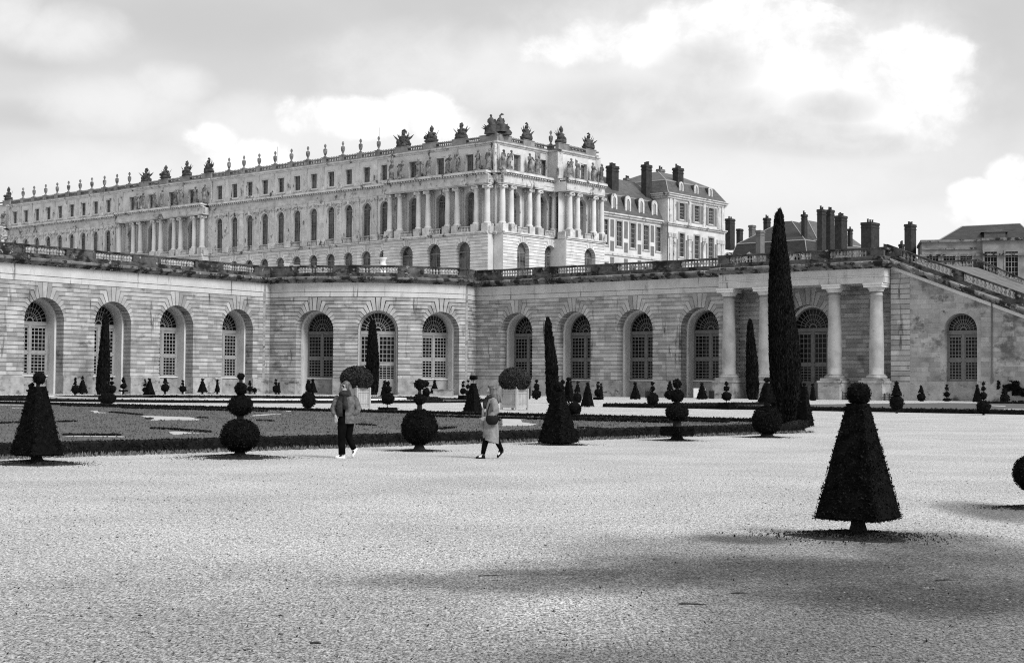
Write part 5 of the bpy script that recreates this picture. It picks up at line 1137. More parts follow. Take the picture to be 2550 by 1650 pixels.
def topiary(px, base, parts, label, name='topiary', limit=True, soil=0, trunk_r=None):
    """parts: ('ball', cy, rx, ry) ('cone', y_bottom, hw_bottom, y_top, hw_top) ('pyr', ...) ('slab', y0, y1, hw), photo pixels, measured at the tree's own distance"""
    D = gnd(px, base).y
    lim = wall_limit(px)
    if limit and (D > lim or D < 0): D = lim
    k = D / F; b = at(px, base, D); b.z = 0; hz = at(px, 958, D); 
    def Z(y): return at(px, y, D).z
    root = thing(name, (b.x, b.y, 0), label, 'topiary', 'clipped evergreen trees in the garden court')
    ztop = 0; zlow = 9; ry_ = ray(px, 958); perp = Vector((ry_.y, -ry_.x)).normalized()
    ksum = abs(perp.dot(FRW.d)) + abs(perp.dot(FL.d)); nd = 0
    for p in parts:
        if p[0] == 'ball':
            z = max(Z(p[1]), p[3] * k * .9); x = p[4] * k if len(p) > 4 else 0; t_ball((b.x + x, b.y, z), (p[2] * k, p[2] * k, p[3] * k), D, root); zlow = min(zlow, z - p[3] * k * .6); ztop = max(ztop, z)
        elif p[0] in ('cone', 'pyr'):
            z0, z1 = max(Z(p[1]), .04), Z(p[3]); f = 1 if p[0] == 'cone' else 1 / ksum
            x = p[5] * k if len(p) > 5 else 0
            t_frustum((b.x + x, b.y), z0, p[2] * k * f * (1 if p[0] == 'cone' else 1.0), max(z1, z0 + .1), p[4] * k * f, D, root, p[0] == 'cone', 'clipped_cone' if p[0] == 'cone' else 'clipped_pyramid'); zlow = min(zlow, z0 + .1); ztop = max(ztop, z1)
        elif p[0] == 'slab':
            z1, z0 = Z(p[1]), max(Z(p[2]), .02); h = p[3] * k / ksum; t_frustum((b.x, b.y), z0, h, z1, h * .995, D, root, False, 'clipped_slab'); zlow = min(zlow, z0 + .05); ztop = max(ztop, z1 - .02)
    mb = MB(); r = trunk_r or max(.045, 2.6 * k if D > 60 else 2.0 * k)
    if trunk_r: mb.lathe((b.x, b.y, -.02), [(r * 2.3, 0), (r * 1.5, .06), (r * 1.05, .16), (r, zlow + .1), (r * .5, max(zlow + .2, ztop * .8)), (r * .3, ztop)], 10)
    else: mb.lathe((b.x, b.y, -.02), [(r * 1.3, 0), (r, .1), (r, zlow + .05), (r * .35, zlow + .15), (r * .3, ztop)], 8)
    mb.build('trunk', M['bark'], root)
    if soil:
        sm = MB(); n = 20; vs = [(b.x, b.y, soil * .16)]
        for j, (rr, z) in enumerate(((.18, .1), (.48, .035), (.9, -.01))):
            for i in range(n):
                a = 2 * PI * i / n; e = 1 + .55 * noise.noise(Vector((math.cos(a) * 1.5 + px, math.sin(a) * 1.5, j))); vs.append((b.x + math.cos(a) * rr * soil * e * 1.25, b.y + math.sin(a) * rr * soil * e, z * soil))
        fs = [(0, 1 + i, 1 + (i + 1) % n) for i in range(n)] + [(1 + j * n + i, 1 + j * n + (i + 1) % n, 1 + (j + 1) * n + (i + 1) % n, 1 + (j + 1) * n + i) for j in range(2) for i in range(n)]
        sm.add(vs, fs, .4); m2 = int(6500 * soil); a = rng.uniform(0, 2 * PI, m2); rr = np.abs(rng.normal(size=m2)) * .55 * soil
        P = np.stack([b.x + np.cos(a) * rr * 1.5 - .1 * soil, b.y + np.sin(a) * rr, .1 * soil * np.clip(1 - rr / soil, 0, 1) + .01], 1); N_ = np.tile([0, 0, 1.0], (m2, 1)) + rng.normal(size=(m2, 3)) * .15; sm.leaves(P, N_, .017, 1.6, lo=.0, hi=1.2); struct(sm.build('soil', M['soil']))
    return root
T = topiary
# nearest
T(2137, 1337, [('pyr', 1291, 110, 1004, 28), ('ball', 981, 30, 29, 2)], 'largest, nearest pyramid yew with a ragged ball on top, standing alone on gravel', limit=False, soil=.62, trunk_r=.075)  # soil mound enlarged to stand in for the tree's contact shadow
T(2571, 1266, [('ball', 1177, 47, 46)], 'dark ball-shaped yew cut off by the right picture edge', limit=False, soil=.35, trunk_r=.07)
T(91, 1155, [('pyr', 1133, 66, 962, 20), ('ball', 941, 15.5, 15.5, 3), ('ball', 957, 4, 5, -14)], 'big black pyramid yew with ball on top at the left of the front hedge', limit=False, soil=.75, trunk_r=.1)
T(597, 1140, [('ball', 1084, 49, 42), ('ball', 1009, 31, 27), ('ball', 968, 15, 17), ('ball', 937, 9, 9)], 'tall topiary of four stacked balls left of the first walking woman', limit=False, soil=.8, trunk_r=.1)
T(1044, 1123, [('ball', 1063, 45, 45), ('ball', 993.5, 15, 14), ('ball', 957, 13.5, 13.5)], 'large ball yew with two small balls above, between the two walking women', limit=False, soil=.45, trunk_r=.1)
T(1390, 1107, [('pyr', 1101, 53, 976, 15), ('ball', 963, 12.5, 13)], 'pyramid yew with ball on top beside the second walking woman, in front of a cypress', limit=False, soil=.6, trunk_r=.12)
T(1686, 1097, [('slab', 1061, 1084, 43), ('ball', 1026, 28.5, 23.5), ('ball', 985, 17, 16.5), ('ball', 955, 11, 12)], 'topiary of three balls over a square slab, in front of the hedge', limit=False, soil=.5, trunk_r=.14)
T(1910, 1089, [('ball', 1045.6, 37.5, 36.5), ('cone', 1001, 23, 954, 8), ('ball', 945.6, 8.3, 6)], 'large ball yew carrying a bell-shaped cone, beside the tall cypress', limit=False, soil=.5, trunk_r=.15)
T(2003, 1063, [('pyr', 1060, 25, 962, 6), ('ball', 957, 4.5, 4)], 'pyramid yew half hidden behind the tall cypress', limit=False)
# middle distance
T(767, 1017.6, [('ball', 995.6, 17.6, 22), ('ball', 963, 7.5, 12), ('ball', 950, 5, 5)], 'egg-shaped topiary with two small balls above, left of the first woman beyond the lawn')
T(267, 1008, [('ball', 992, 21, 16), ('ball', 968, 5.5, 14), ('ball', 942, 5, 5)], 'squat ball topiary with slim top in front of the left cypress')
T(965, 1026, [('slab', 1014, 1026, 25), ('ball', 991, 16, 16.5), ('ball', 969, 9.4, 10), ('ball', 955, 5.3, 5.5)], 'stacked balls on a flat square slab, right of the left potted tree')
T(1061, 992, [('ball', 977, 9.5, 12), ('ball', 955, 7, 8)], 'small two-ball topiary directly behind the large ball between the women')
T(1178, 1031, [('pyr', 1030, 27, 954, 7), ('ball', 940, 10.6, 6.5)], 'pyramid yew with a flat mushroom top just left of the second woman')
T(1430, 1040, [('ball', 1018, 17.5, 19)], 'rough oval shrub right behind the pyramid with the ball by the cypress')
T(1416, 1003, [('pyr', 999, 16, 950, 7), ('ball', 944, 7, 5)], 'dark cone right of the middle cypress, close to its foot')
T(1401, 1000, [('ball', 985, 9, 12), ('ball', 966, 6, 7), ('ball', 951, 6, 6)], 'slim stack of balls squeezed between the middle cypress and a cone')
T(1438, 1004, [('ball', 990, 11, 13), ('cone', 976, 8, 957, 3), ('ball', 952, 3, 3)], 'ball topiary with cone above, behind the rough oval shrub')
T(1463, 1013, [('pyr', 1011, 18, 960, 5), ('ball', 956, 4, 4.5)], 'pyramid with ball, at the left end of the far right lawn')
T(1489, 995, [('slab', 988, 995, 13), ('ball', 977, 9.7, 10), ('ball', 962, 4.5, 5), ('ball', 953, 3, 3)], 'three stacked balls on a low slab before the right wall')
T(1497, 994, [('cone', 993, 6, 961, 2.5), ('ball', 957, 2, 2)], 'thin cone directly beside the three balls on the low slab')
T(1582, 994, [('pyr', 993, 15, 958, 3), ('ball', 954.5, 3.5, 3.5)], 'single pyramid under the third arched window of the right wing')
T(1625, 1016, [('ball', 992.6, 15, 16), ('ball', 967.6, 6.2, 7), ('ball', 954.4, 4, 4.6)], 'big ball with two little balls above, on the far right lawn edge')
T(1668, 995, [('ball', 982, 14, 12), ('cone', 970, 8.5, 953, 3), ('ball', 951, 3, 3)], 'ball with cone, just left behind the slab topiary')
T(1748, 994, [('pyr', 993, 15, 958, 3.5), ('ball', 955, 3.5, 3.5)], 'pyramid in front of the small white board below the right wall')
T(1809, 1019, [('slab', 1002, 1018, 22), ('ball', 986, 12.6, 11.5), ('ball', 967, 7.2, 7), ('ball', 955, 5, 5)], 'three balls over a big dark slab, left of the slim right cypress')
T(2024, 997, [('pyr', 996, 9, 962, 3), ('ball', 957, 3, 3)], 'slim pyramid right of the tall cypress near the portal door')
T(2233, 1028.5, [('ball', 1001.5, 18, 19), ('cone', 984, 13, 957, 4.5), ('ball', 954, 4.7, 5)], 'ball with tall cone above, right of the largest pyramid')
T(2294, 999, [('ball', 988, 11, 10.5), ('cone', 977, 6.8, 959, 2)], 'small ball with a pointed cone above, before the plain stair wall')
T(2358, 999, [('ball', 995, 11, 4.6), ('ball', 981.5, 8, 6.8), ('ball', 967, 4.6, 4.4), ('ball', 959.5, 2.7, 2.8)], 'small tiered topiary on a dish-shaped base before the plain stair wall')
T(2434, 1001, [('pyr', 1001, 13, 964, 3.5), ('ball', 960.5, 3.4, 3.5)], 'pyramid close behind a stack of balls below the stair door')
T(2449, 1033, [('ball', 1013, 17.6, 17), ('ball', 985, 9, 10), ('ball', 967, 5.7, 6.2), ('ball', 955, 3.9, 4)], 'stack of four balls in front of the far right hedge')
T(2502, 1002, [('ball', 991, 12, 11.5), ('cone', 980, 7.2, 966, 4)], 'ball with blunt cone above, near the right picture edge below the ivy')
# against the left wall
Lf = [(77, 975, [('slab', 970, 975, 11), ('ball', 961, 7, 7)], 'ball on a slab half hidden behind the big left pyramid'),
      (187, 984, [('ball', 969, 10, 11), ('cone', 958, 4, 945, 2), ('ball', 942, 2, 2)], 'ball with cone, left one of the tight cluster near the first window'),
      (205, 979, [('pyr', 978, 15, 946, 3), ('ball', 940.5, 3.3, 3.5)], 'pyramid of the tight cluster right of the first left window'),
      (278, 980, [('ball', 969, 11, 11), ('ball', 953, 5, 5), ('ball', 943, 3, 3)], 'stacked balls immediately right of the left cypress'),
      (307, 974, [('slab', 970.5, 974.5, 12), ('ball', 961, 8.3, 7), ('ball', 948.5, 4.6, 4.6), ('ball', 941.5, 2.7, 2.8)], 'three small balls on a thin slab right of the left cypress'),
      (361, 979, [('ball', 970, 6.8, 7), ('ball', 957.5, 3.6, 3.6), ('cone', 952, 2, 944, 1)], 'thin stack of little balls left of a wide cone below the left wall'),
      (372, 985, [('pyr', 985, 16, 948, 4), ('ball', 944.5, 3.2, 3.2)], 'wide cone with ball under the third left window'),
      (411, 976, [('ball', 965, 11, 10.5), ('cone', 954, 6.5, 941, 2)], 'round ball with a little cone on top under the third left window'),
      (455, 976, [('ball', 968, 9, 8.6), ('ball', 955, 3.6, 3.6), ('ball', 948, 2.4, 2.4)], 'ball with two tiny balls between the third and fourth left windows'),
      (504, 976, [('pyr', 976, 13.5, 948, 3), ('ball', 945, 2.8, 2.8)], 'greyish cone with a bead top left of the fourth window'),
      (541, 977, [('pyr', 976, 7, 950, 2), ('ball', 947.5, 2, 2)], 'narrow cone with a bead top below the fourth left window'),
      (622, 977, [('ball', 968, 7, 7), ('ball', 955.5, 3.5, 3.5), ('ball', 950.5, 2, 2)], 'small stacked balls right of the four-ball topiary at the wall'),
      (634, 977, [('ball', 971, 6, 6)], 'lone small ball shrub at the inner wall corner'),
      (687, 978, [('ball', 967.5, 9, 9), ('ball', 954.5, 4, 4), ('ball', 946.5, 2.5, 2.5)], 'ball with two smaller ones left of the round corner windows'),
      (694, 978, [('cone', 977, 5, 952, 1.5)], 'thin cone close behind the small balls at the round corner'),
      (779, 978, [('pyr', 977, 12, 949, 3), ('ball', 946, 3.2, 3.2)], 'pyramid below the left window of the round corner'),
      (957, 987, [('pyr', 986, 11, 953, 3), ('ball', 950, 3.4, 3.4)], 'pyramid beside the tall glazed door of the round corner'),
      (1082, 980, [('pyr', 979, 12.5, 952, 3), ('ball', 949, 3, 3)], 'pyramid below the right window of the round corner'),
      (1153, 995, [('slab', 984, 994, 13), ('ball', 973.5, 8.3, 8), ('ball', 960, 4, 4), ('ball', 951.5, 2.8, 2.8)], 'stacked balls on a slab left behind the mushroom-topped pyramid'),
      (1165, 990, [('ball', 979, 6, 6), ('ball', 962, 5.4, 5.4), ('ball', 948.5, 2.5, 2.5)], 'slim stack of balls touching the mushroom-topped pyramid'),
      (1336, 995, [('ball', 981, 12, 11.8), ('ball', 963, 6.5, 9), ('ball', 949, 3.6, 3.6)], 'ball with egg above, between the right potted tree and a cypress')]
for px, b, parts, lb in Lf: T(px, b, parts, lb)
# cypresses: profile in photo pixels (y, left, right)
def cypress(base, prof, label, n=9000, limit=True, s=None, lean=0):
    pxb = (prof[-1][1] + prof[-1][2]) / 2; D = gnd(pxb, base).y
    if limit and (D < 0 or D > wall_limit(pxb)): D = wall_limit(pxb)
    k = D / F; b = at(pxb, base, D); root = thing('cypress', (b.x, b.y, 0), label, 'cypress'); rows = []
    for y, l, r in prof: q = at((l + r) / 2, y, D); rows.append((q.x, max(q.z, .05), (r - l) / 2 * k))
    mb = MB(); N = 22; fine = []
    for (x0, z0, r0), (x1, z1, r1) in zip(rows, rows[1:]):
        for i in range(5): t = i / 5; fine.append((x0 + (x1 - x0) * t, z0 + (z1 - z0) * t, r0 + (r1 - r0) * t))
    fine.append(rows[-1]); vs = []
    for x, z, r in fine:
        for j in range(N):
            a = 2 * PI * j / N; e = 1 + .10 * noise.noise(Vector((math.cos(a) * 3, math.sin(a) * 3, z * .35))) + .05 * noise.noise(Vector((math.cos(a) * 7, math.sin(a) * 7, z * 2)))
            vs.append((x + math.cos(a) * r * e * .95, b.y + math.sin(a) * r * e * .95, z))
    m_ = len(fine); mb.add(vs, [(i * N + j, i * N + (j + 1) % N, (i + 1) * N + (j + 1) % N, (i + 1) * N + j) for i in range(m_ - 1) for j in range(N)] + [tuple(range(N)), tuple((m_ - 1) * N + j for j in range(N))], .3)
    zz = np.array([f[1] for f in fine]); xx = np.array([f[0] for f in fine]); rr = np.array([f[2] for f in fine]); od = np.argsort(zz)
    z = rng.uniform(zz.min(), zz.max(), n * 2); r = np.interp(z, zz[od], rr[od]); keep = rng.uniform(0, rr.max(), n * 2) < r + rr.max() * .08; z = z[keep]; r = r[keep]; x = np.interp(z, zz[od], xx[od]); a = rng.uniform(0, 2 * PI, len(z))
    P = np.stack([x + np.cos(a) * r, b.y + np.sin(a) * r, z], 1); N_ = np.stack([np.cos(a), np.sin(a), np.full(len(z), .25)], 1); N_ /= np.linalg.norm(N_, axis=1)[:, None]
    mb.leaves(P, N_, s or max(.07, .0012 * D), 2.6, up=True, lo=0, hi=1.2); mb.build('crown', M['cypress'], root)
    tr = MB(); tr.lathe((b.x, b.y, -.05), [(k * 6, 0), (k * 5, .5), (k * 2, rows[0][1] * .8)], 8); tr.build('trunk', M['bark'], root); return root
cypress(1060, [(523, 1940, 1943), (540, 1932, 1949), (585, 1926, 1953), (650, 1919, 1962), (746, 1915.5, 1971), (831, 1917, 1984), (900, 1918, 1990), (971, 1922, 1995), (1020, 1924, 1995), (1048, 1928, 1992), (1060, 1936, 1984)], 'tallest, nearest dark cypress, a broad leaning column before the portal', 17000, False, .072)
cypress(978, [(786, 262.5, 264), (800, 258.5, 267.5), (840, 254, 269), (900, 248, 270), (950, 243, 270), (968, 241.5, 269), (978, 244, 267)], 'slim pointed cypress in front of the second left window')
cypress(979, [(801, 926, 928), (815, 922, 932.5), (860, 919, 938), (910, 915, 941), (950, 917, 940), (975, 921, 938), (979, 923, 937)], 'slim cypress in front of the tall glazed door of the round corner')
cypress(1003, [(794, 1363.5, 1365), (810, 1360, 1370), (850, 1359, 1375), (900, 1361, 1384), (950, 1362, 1388), (984, 1363, 1390), (1003, 1366, 1389)], 'slim pointed cypress in the middle, behind a pyramid with a ball')
cypress(995, [(798, 1867, 1868.4), (815, 1863.5, 1872), (860, 1861.5, 1878), (910, 1861, 1884), (960, 1861, 1887), (985, 1863, 1886), (995, 1867, 1884)], 'slim cypress between two portal columns, left of the tallest one')
# potted trees
def potted(px, base, cyc, rx, ry, ytop, hw, label):
    D = gnd(px, base).y; k = D / F; b = at(px, base, D); root = thing('potted_tree', (b.x, b.y, 0), label, 'potted tree', 'dome-clipped trees in pale wooden tubs'); ang = -A37
    perp = Vector((ray(px, 958).y, -ray(px, 958).x)).normalized(); s = 2 * hw * k / (abs(perp.dot(FRW.d)) + abs(perp.dot(FL.d))); zt = at(px, ytop, D).z
    t = MB(); q = lambda x, y: (b.x + x * math.cos(ang) - y * math.sin(ang), b.y + x * math.sin(ang) + y * math.cos(ang)); z0 = .13
    n = 7
    for side in range(4):
        a2 = ang + side * PI / 2; fr = Fr((b.x + math.sin(a2) * s * .47, b.y - math.cos(a2) * s * .47), a2)
        for i in range(n): u0 = -s * .47 + s * .94 * i / n; t.fbox(fr, u0 + .008, u0 + s * .94 / n - .008, z0, zt - .02, -.04, 0, random.uniform(.2, .8))
        for z_a, z_b in ((z0, z0 + .14), (z0 + .3, z0 + .34), (zt - .32, zt - .27), (zt - .12, zt)): t.fbox(fr, -s * .47, s * .47, z_a, z_b, -.02, .025, .6)
    t.build('tub', M['tub'], root)
    for sx_ in (-1, 1):
        for sy_ in (-1, 1):
            c = q(sx_ * s * .48, sy_ * s * .48); f = MB(); f.box((c[0], c[1], 0), (.12, .12, zt - (.03 if sx_ * sy_ < 0 else 0)), ang, .6); f.ball((c[0], c[1], zt + .07), .055, 8, 6); f.build('post', M['tub'], root)
    sl = MB(); sl.box((b.x, b.y, zt - .2), (s * .88, s * .88, .12), ang); sl.build('soil', M['soil'], root)
    cz = at(px, cyc, D).z; mb = MB(); rX, rZ = rx * k, ry * k
    mb.ball((b.x, b.y, cz), (rX * .97, rX * .97, rZ * .97), 24, 16, .08, .3, seed=px)
    P, N_ = sample_ball((b.x, b.y, cz), (rX, rX, rZ), 5200); kp = P[:, 2] > cz - rZ * .72; mb.leaves(P[kp], N_[kp], .085, 1.4, lo=0, hi=1.2)
    for i, v in enumerate(mb.v):
        if v[2] < cz - rZ * .72 and i < 24 * 17: mb.v[i] = (v[0], v[1], cz - rZ * .72)
    mb.build('crown', M['dome'], root); tk = MB(); tk.lathe((b.x, b.y, zt - .15), [(.09, 0), (.07, .6)], 8); tk.build('trunk', M['bark'], root)
potted(887, 1022, 943, 39.5, 31, 964, 34, 'dome-clipped tree in a pale wooden tub behind the first walking woman')
potted(1281, 1020, 946, 38.5, 31, 967, 33.5, 'dome-clipped tree in a pale wooden tub right of the second walking woman')
# ivy at the right edge
iv = MB(); fr = FRW; u0, u1 = fr.hit(2486, 970, WS)[0], fr.hit(2600, 970, WS)[0]; n = 4200; uu = rng.uniform(u0, u1, n); zz = rng.uniform(0, 1, n) ** .8
kp = np.array([noise.noise(Vector((a * .8, b * 2.6, 7))) > -.08 for a, b in zip(uu, zz)]); uu = uu[kp]; zz = zz[kp]; n = len(uu)
P = np.array([fr.P(a, max(.05, b * (2.3 + .7 * noise.noise(Vector((a * .9, b * 2, 0)))) if a > u0 + 1.8 else 2.5 - b * (1.1 + .6 * noise.noise(Vector((a * 1.3, 0, 3))))), WS + .16 + rng.uniform(0, .3)) for a, b in zip(uu, zz)]); iv.leaves(P, np.tile([fr.n.x, fr.n.y, .3], (n, 1)), .2, 1.2)
tag(iv.build('ivy_mass', M['yew']), 'dark ivy hanging over the plinth at the right picture edge', 'ivy')
# small furniture below the right wall
def iron_fence(px0, px1, Y0, label, h=.95):
    a, b = at(px0, 980, Y0), at(px1, 980, Y0 - 4); mb = MB(); a.z = b.z = 0; n = max(3, int((b - a).length / .33)); 
    for i in range(n + 1): p = a + (b - a) * i / n; mb.tube([p, p + Vector((0, 0, h * (1.12 if i % 4 == 0 else 1)))], .045 if i % 4 else .07, 5)
    for z in (.15, h * .55, h * .92): mb.tube([a + Vector((0, 0, z)), b + Vector((0, 0, z))], .035, 5)
    tag(mb.build('iron_fence', M['iron']), label, 'fence')
iron_fence(2051, 2165, 191, 'low black iron fence at the foot of the portal right of its door'); iron_fence(2190, 2228, 186, 'short black iron barrier right of the portal, below the last column', .8)
iron_fence(1608, 1622, 198, 'tiny black iron gate by the third pier of the right wing', .9); iron_fence(1766, 1778, 195, 'small black iron stand right of the white board', 1.0)
q = at(1742, 990, 193); mb = MB(); f2 = Fr((q.x, q.y), R(-20)); mb.fbox(f2, -.8, .75, .12, 1.35, -.06, 0, .6); mb.fbox(f2, -.75, -.68, 0, .2, -.06, 0); mb.fbox(f2, .63, .7, 0, .2, -.06, 0); tag(mb.build('white_board', M['white']), 'plain white standing board behind a pyramid yew below the right wing', 'board')
q = at(1314, 985, 170); mb = MB(); mb.lathe((q.x, q.y, 0), [(.3, 0), (.34, .1), (.36, 1.2), (.4, 1.25), (.36, 1.35)], 10); tag(mb.build('waste_bin', M['iron']), 'small black bin right beside the right potted tree', 'bin')
for px, lb in ((1240, 'x'),): pass
q = at(1104, 978, 205); mb = MB(); mb.box((q.x, q.y, 0), (2.6, 1.2, .85), -.2, .5); mb.box((q.x, q.y, .85), (2.8, 1.4, .1), -.2, .7); tag(mb.build('stone_block', M['plinth']), 'low grey stone block below the right window of the round corner', 'block')
# things on the terrace
q = at(953.5, 660, 224); mb = MB(); mb.box((q.x, q.y, 17.5), (1.0, 1.0, 1.2), .4, .6); mb.lathe((q.x, q.y, 18.7), [(.4, 0), (.4, .12), (.14, .25), (.18, .4), (.45, .62), (.55, .9), (.4, 1.05), (.42, 1.5), (.6, 1.85), (.62, 1.95), (.5, 1.97)], 16); tag(mb.build('marble_vase', M['white'], None, True), 'white marble vase on a pedestal above the round corner balustrade', 'vase')
q = at(738, 660, 226); mb = MB(); f2 = Fr((q.x, q.y), .1); mb.fbox(f2, -.45, .5, 18.9, 19.6, -.05, 0); mb.fbox(f2, -.03, .03, 17.5, 18.9, -.05, -.01); tag(mb.build('notice_board', M['white']), 'small blank white notice board on the terrace behind the balustrade', 'board')
q = at(713.5, 660, 226); mb = MB(); mb.box((q.x, q.y, 17.5), (.75, .75, 2.2), .3); mb.box((q.x, q.y, 19.7), (.9, .9, .14), .3); tag(mb.build('stone_pedestal', M['smooth']), 'pale square stone pedestal left of the notice board on the terrace', 'pedestal')
# ground litter
gp = MB(); n = 26000; d_ = 8.2 + 18 * rng.uniform(0, 1, n) ** 1.5; x = (rng.uniform(-.37, .37, n)) * d_; sz = rng.uniform(.003, .010, n) * (1 + (rng.uniform(0, 1, n) > .97))
o8 = np.array([(1, 0, 0), (0, 1, 0), (-1, 0, 0), (0, -1, 0), (0, 0, .55)])
V = (o8[None] * sz[:, None, None] * rng.uniform(.7, 1.3, (n, 5, 1))) + np.stack([x, d_, np.zeros(n)], 1)[:, None, :]; gp.v = list(map(tuple, V.reshape(-1, 3).tolist()))
for i in range(n): b = 5 * i; gp.f += [[b, b + 1, b + 4], [b + 1, b + 2, b + 4], [b + 2, b + 3, b + 4], [b + 3, b, b + 4]]; gp.t += [float(rng.uniform(0, 1))] * 4; gp.m += [0] * 4
tag(gp.build('gravel', M['pebble']), kind='stuff')
gl = MB(); n = 1500; d_ = rng.uniform(8.2, 30, n) ; x = rng.uniform(-.36, .36, n) * d_; P = np.stack([x, d_, np.full(n, .008)], 1); gl.leaves(P, np.tile([0, 0, 1.0], (n, 1)) + rng.normal(size=(n, 3)) * .12, .013, 1.6, lo=0, hi=1.3); tag(gl.build('leaf_litter', M['soil']), kind='stuff')
def twig(px, y, ln, ang, label, r=.004):
    p = gnd(px, y); d = Vector((math.cos(ang), math.sin(ang), 0)); mb = MB(); q = Vector((-d.y, d.x, 0)); mb.tube([p + Vector((0, 0, .005)), p + d * ln * .4 + q * .012 + Vector((0, 0, .005)), p + d * ln + Vector((0, 0, .005))], [r, r, r * .4], 5); mb.tube([p + d * ln * .4 + q * .012 + Vector((0, 0, .005)), p + d * ln * .7 + q * .04 + Vector((0, 0, .006))], [r * .7, r * .3], 5); tag(mb.build('twig', M['soil']), label, 'twig')
twig(1190, 1434, .24, .1, 'long thin dark twig on gravel, left end of the painted shadow band'); twig(772, 1602, .07, 0, 'short dark twig on gravel near the bottom edge, left of centre', .008); twig(1690, 1504, .2, -.1, 'dark twig on the worn patch in front of the large pyramid', .006); twig(1820, 1478, .16, .2, 'dark twig right of the worn patch, nearer the pyramid', .004); twig(2330, 1445, .2, .15, 'dark twig at the right on the shadow-painted ground')
gr = MB(); n = 5000; t = rng.uniform(0, 1, n); side = rng.uniform(-.55, .1, n); A, B = np.array(P0), np.array(P1); qn = np.array((-hd.y, hd.x)); XY = A + (B - A) * t[:, None] + qn * (side[:, None] * .9 + .02); P = np.concatenate([XY, np.full((n, 1), .02)], 1)
gr.leaves(P, np.tile([0, 0, 1.0], (n, 1)) * .2 + rng.normal(size=(n, 3)) * .3, .05, 2.2, up=True, lo=.2, hi=1.3); 
LP = [P0, P1, P2_, P3, P4, P5, P6]
def inside(x, y):
    c = False
    for a, b in zip(LP, LP[1:] + LP[:1]):
        if (a.y > y) != (b.y > y) and x < (b.x - a.x) * (y - a.y) / (b.y - a.y) + a.x: c = not c
    return c
cand = [(x, y) for x, y in zip(rng.uniform(-34, 12, 60000), rng.uniform(27, 100, 60000)) if abs(x) < .36 * y and inside(x, y)]
beds = [[G_(*p) for p in c] for c in cut]
def inpoly(P_, x, y):
    c = False
    for a, b in zip(P_, P_[1:] + P_[:1]):
        if (a.y > y) != (b.y > y) and x < (b.x - a.x) * (y - a.y) / (b.y - a.y) + a.x: c = not c
    return c
cand = [q for q in cand if not any(inpoly(b_, *q) for b_ in beds)]
P = np.array([(x, y, .03) for x, y in cand]); gr.leaves(P, np.tile([0, 0, .2], (len(P), 1)) + rng.normal(size=(len(P), 3)) * .3, .055, 1.3, up=True, lo=.35, hi=1.0)
tag(gr.build('grass', M['lawn']), kind='stuff')
# ================================================================== PEOPLE
def skin_mesh(verts, edges, rad, root=0, sub=2):
    me = bpy.data.meshes.new('tmp'); me.from_pydata(verts, edges, []); o = bpy.data.objects.new('tmp', me); COL.objects.link(o)
    mo = o.modifiers.new('skin', 'SKIN'); mo.use_smooth_shade = True; sv = me.skin_vertices[0].data
    for i, r in enumerate(rad): sv[i].radius = r if isinstance(r, tuple) else (r, r); sv[i].use_root = (i == root)
    sb = o.modifiers.new('sub', 'SUBSURF'); sb.levels = sub; sb.render_levels = sub
    dg = bpy.context.evaluated_depsgraph_get(); ev = o.evaluated_get(dg); nm = bpy.data.meshes.new_from_object(ev); bpy.data.objects.remove(o); return nm
def link_mesh(nm, name, mt, parent, loc):
    nm.name = name; nm.materials.clear(); nm.materials.append(mt); o = bpy.data.objects.new(name, nm); COL.objects.link(o); o.parent = parent
    for p in nm.polygons: p.use_smooth = True
    return o
def body(J, head, parent, hands):
    """J: joint positions in metres (x right, y away, z up); one continuous figure grown round the skeleton"""
    V, E, Rr = [], [], []
    def v(p, r): V.append(tuple(p)); Rr.append(r); return len(V) - 1
    pel = v(J['pelvis'], (.15, .11)); wst = v(J['waist'], (.12, .09)); chs = v(J['chest'], (.15, .1)); nk = v(J['neck'], .05); jaw = v(head[0], (.06, .065)); mid_ = v(head[1], (.075, .088)); top = v(head[2], (.062, .075))
    E += [(pel, wst), (wst, chs), (chs, nk), (nk, jaw), (jaw, mid_), (mid_, top)]
    nose = v(Vector(head[1]) + Vector(head[3]) * .105 - Vector((0, 0, .015)), .014); E.append((mid_, nose)); chin = v(Vector(head[0]) + Vector(head[3]) * .07 - Vector((0, 0, .02)), .026); E.append((jaw, chin))
    for s_ in ('l', 'r'):
        a = v(J['sh' + s_], .055); b = v(J['el' + s_], .04); c = v(J['wr' + s_], .026); E += [(chs, a), (a, b), (b, c)]
        d = (Vector(J['wr' + s_]) - Vector(J['el' + s_])).normalized(); d = (d + Vector(hands[s_]) * .7).normalized(); sd_ = d.cross(Vector((0, 1, .2))).normalized(); pm = v(Vector(J['wr' + s_]) + d * .05, (.034, .016)); E.append((c, pm)); p0 = Vector(J['wr' + s_]) + d * .085
        for i, (o_, ln) in enumerate(((-.027, .062), (-.009, .074), (.009, .07), (.027, .054))):
            f1 = v(p0 + sd_ * o_, .0095); f2 = v(p0 + sd_ * o_ + d * ln * .55, .0085); f3 = v(p0 + sd_ * o_ + d * ln * .9 + Vector(hands[s_]) * .025, .007); E += [(pm, f1), (f1, f2), (f2, f3)]
        th = v(Vector(J['wr' + s_]) + d * .03 + sd_ * .038, .011); t2 = v(Vector(J['wr' + s_]) + d * .075 + sd_ * .055, .009); E += [(pm, th), (th, t2)]
        h = v(J['hip' + s_], .085); k = v(J['kn' + s_], .055); an = v(J['an' + s_], .036); E += [(pel, h), (h, k), (k, an)]
        t = v(J['toe' + s_], (.035, .025)); E.append((an, t))
    nm = skin_mesh(V, E, Rr, pel, 1); return link_mesh(nm, 'body', M['skin'], parent, None)
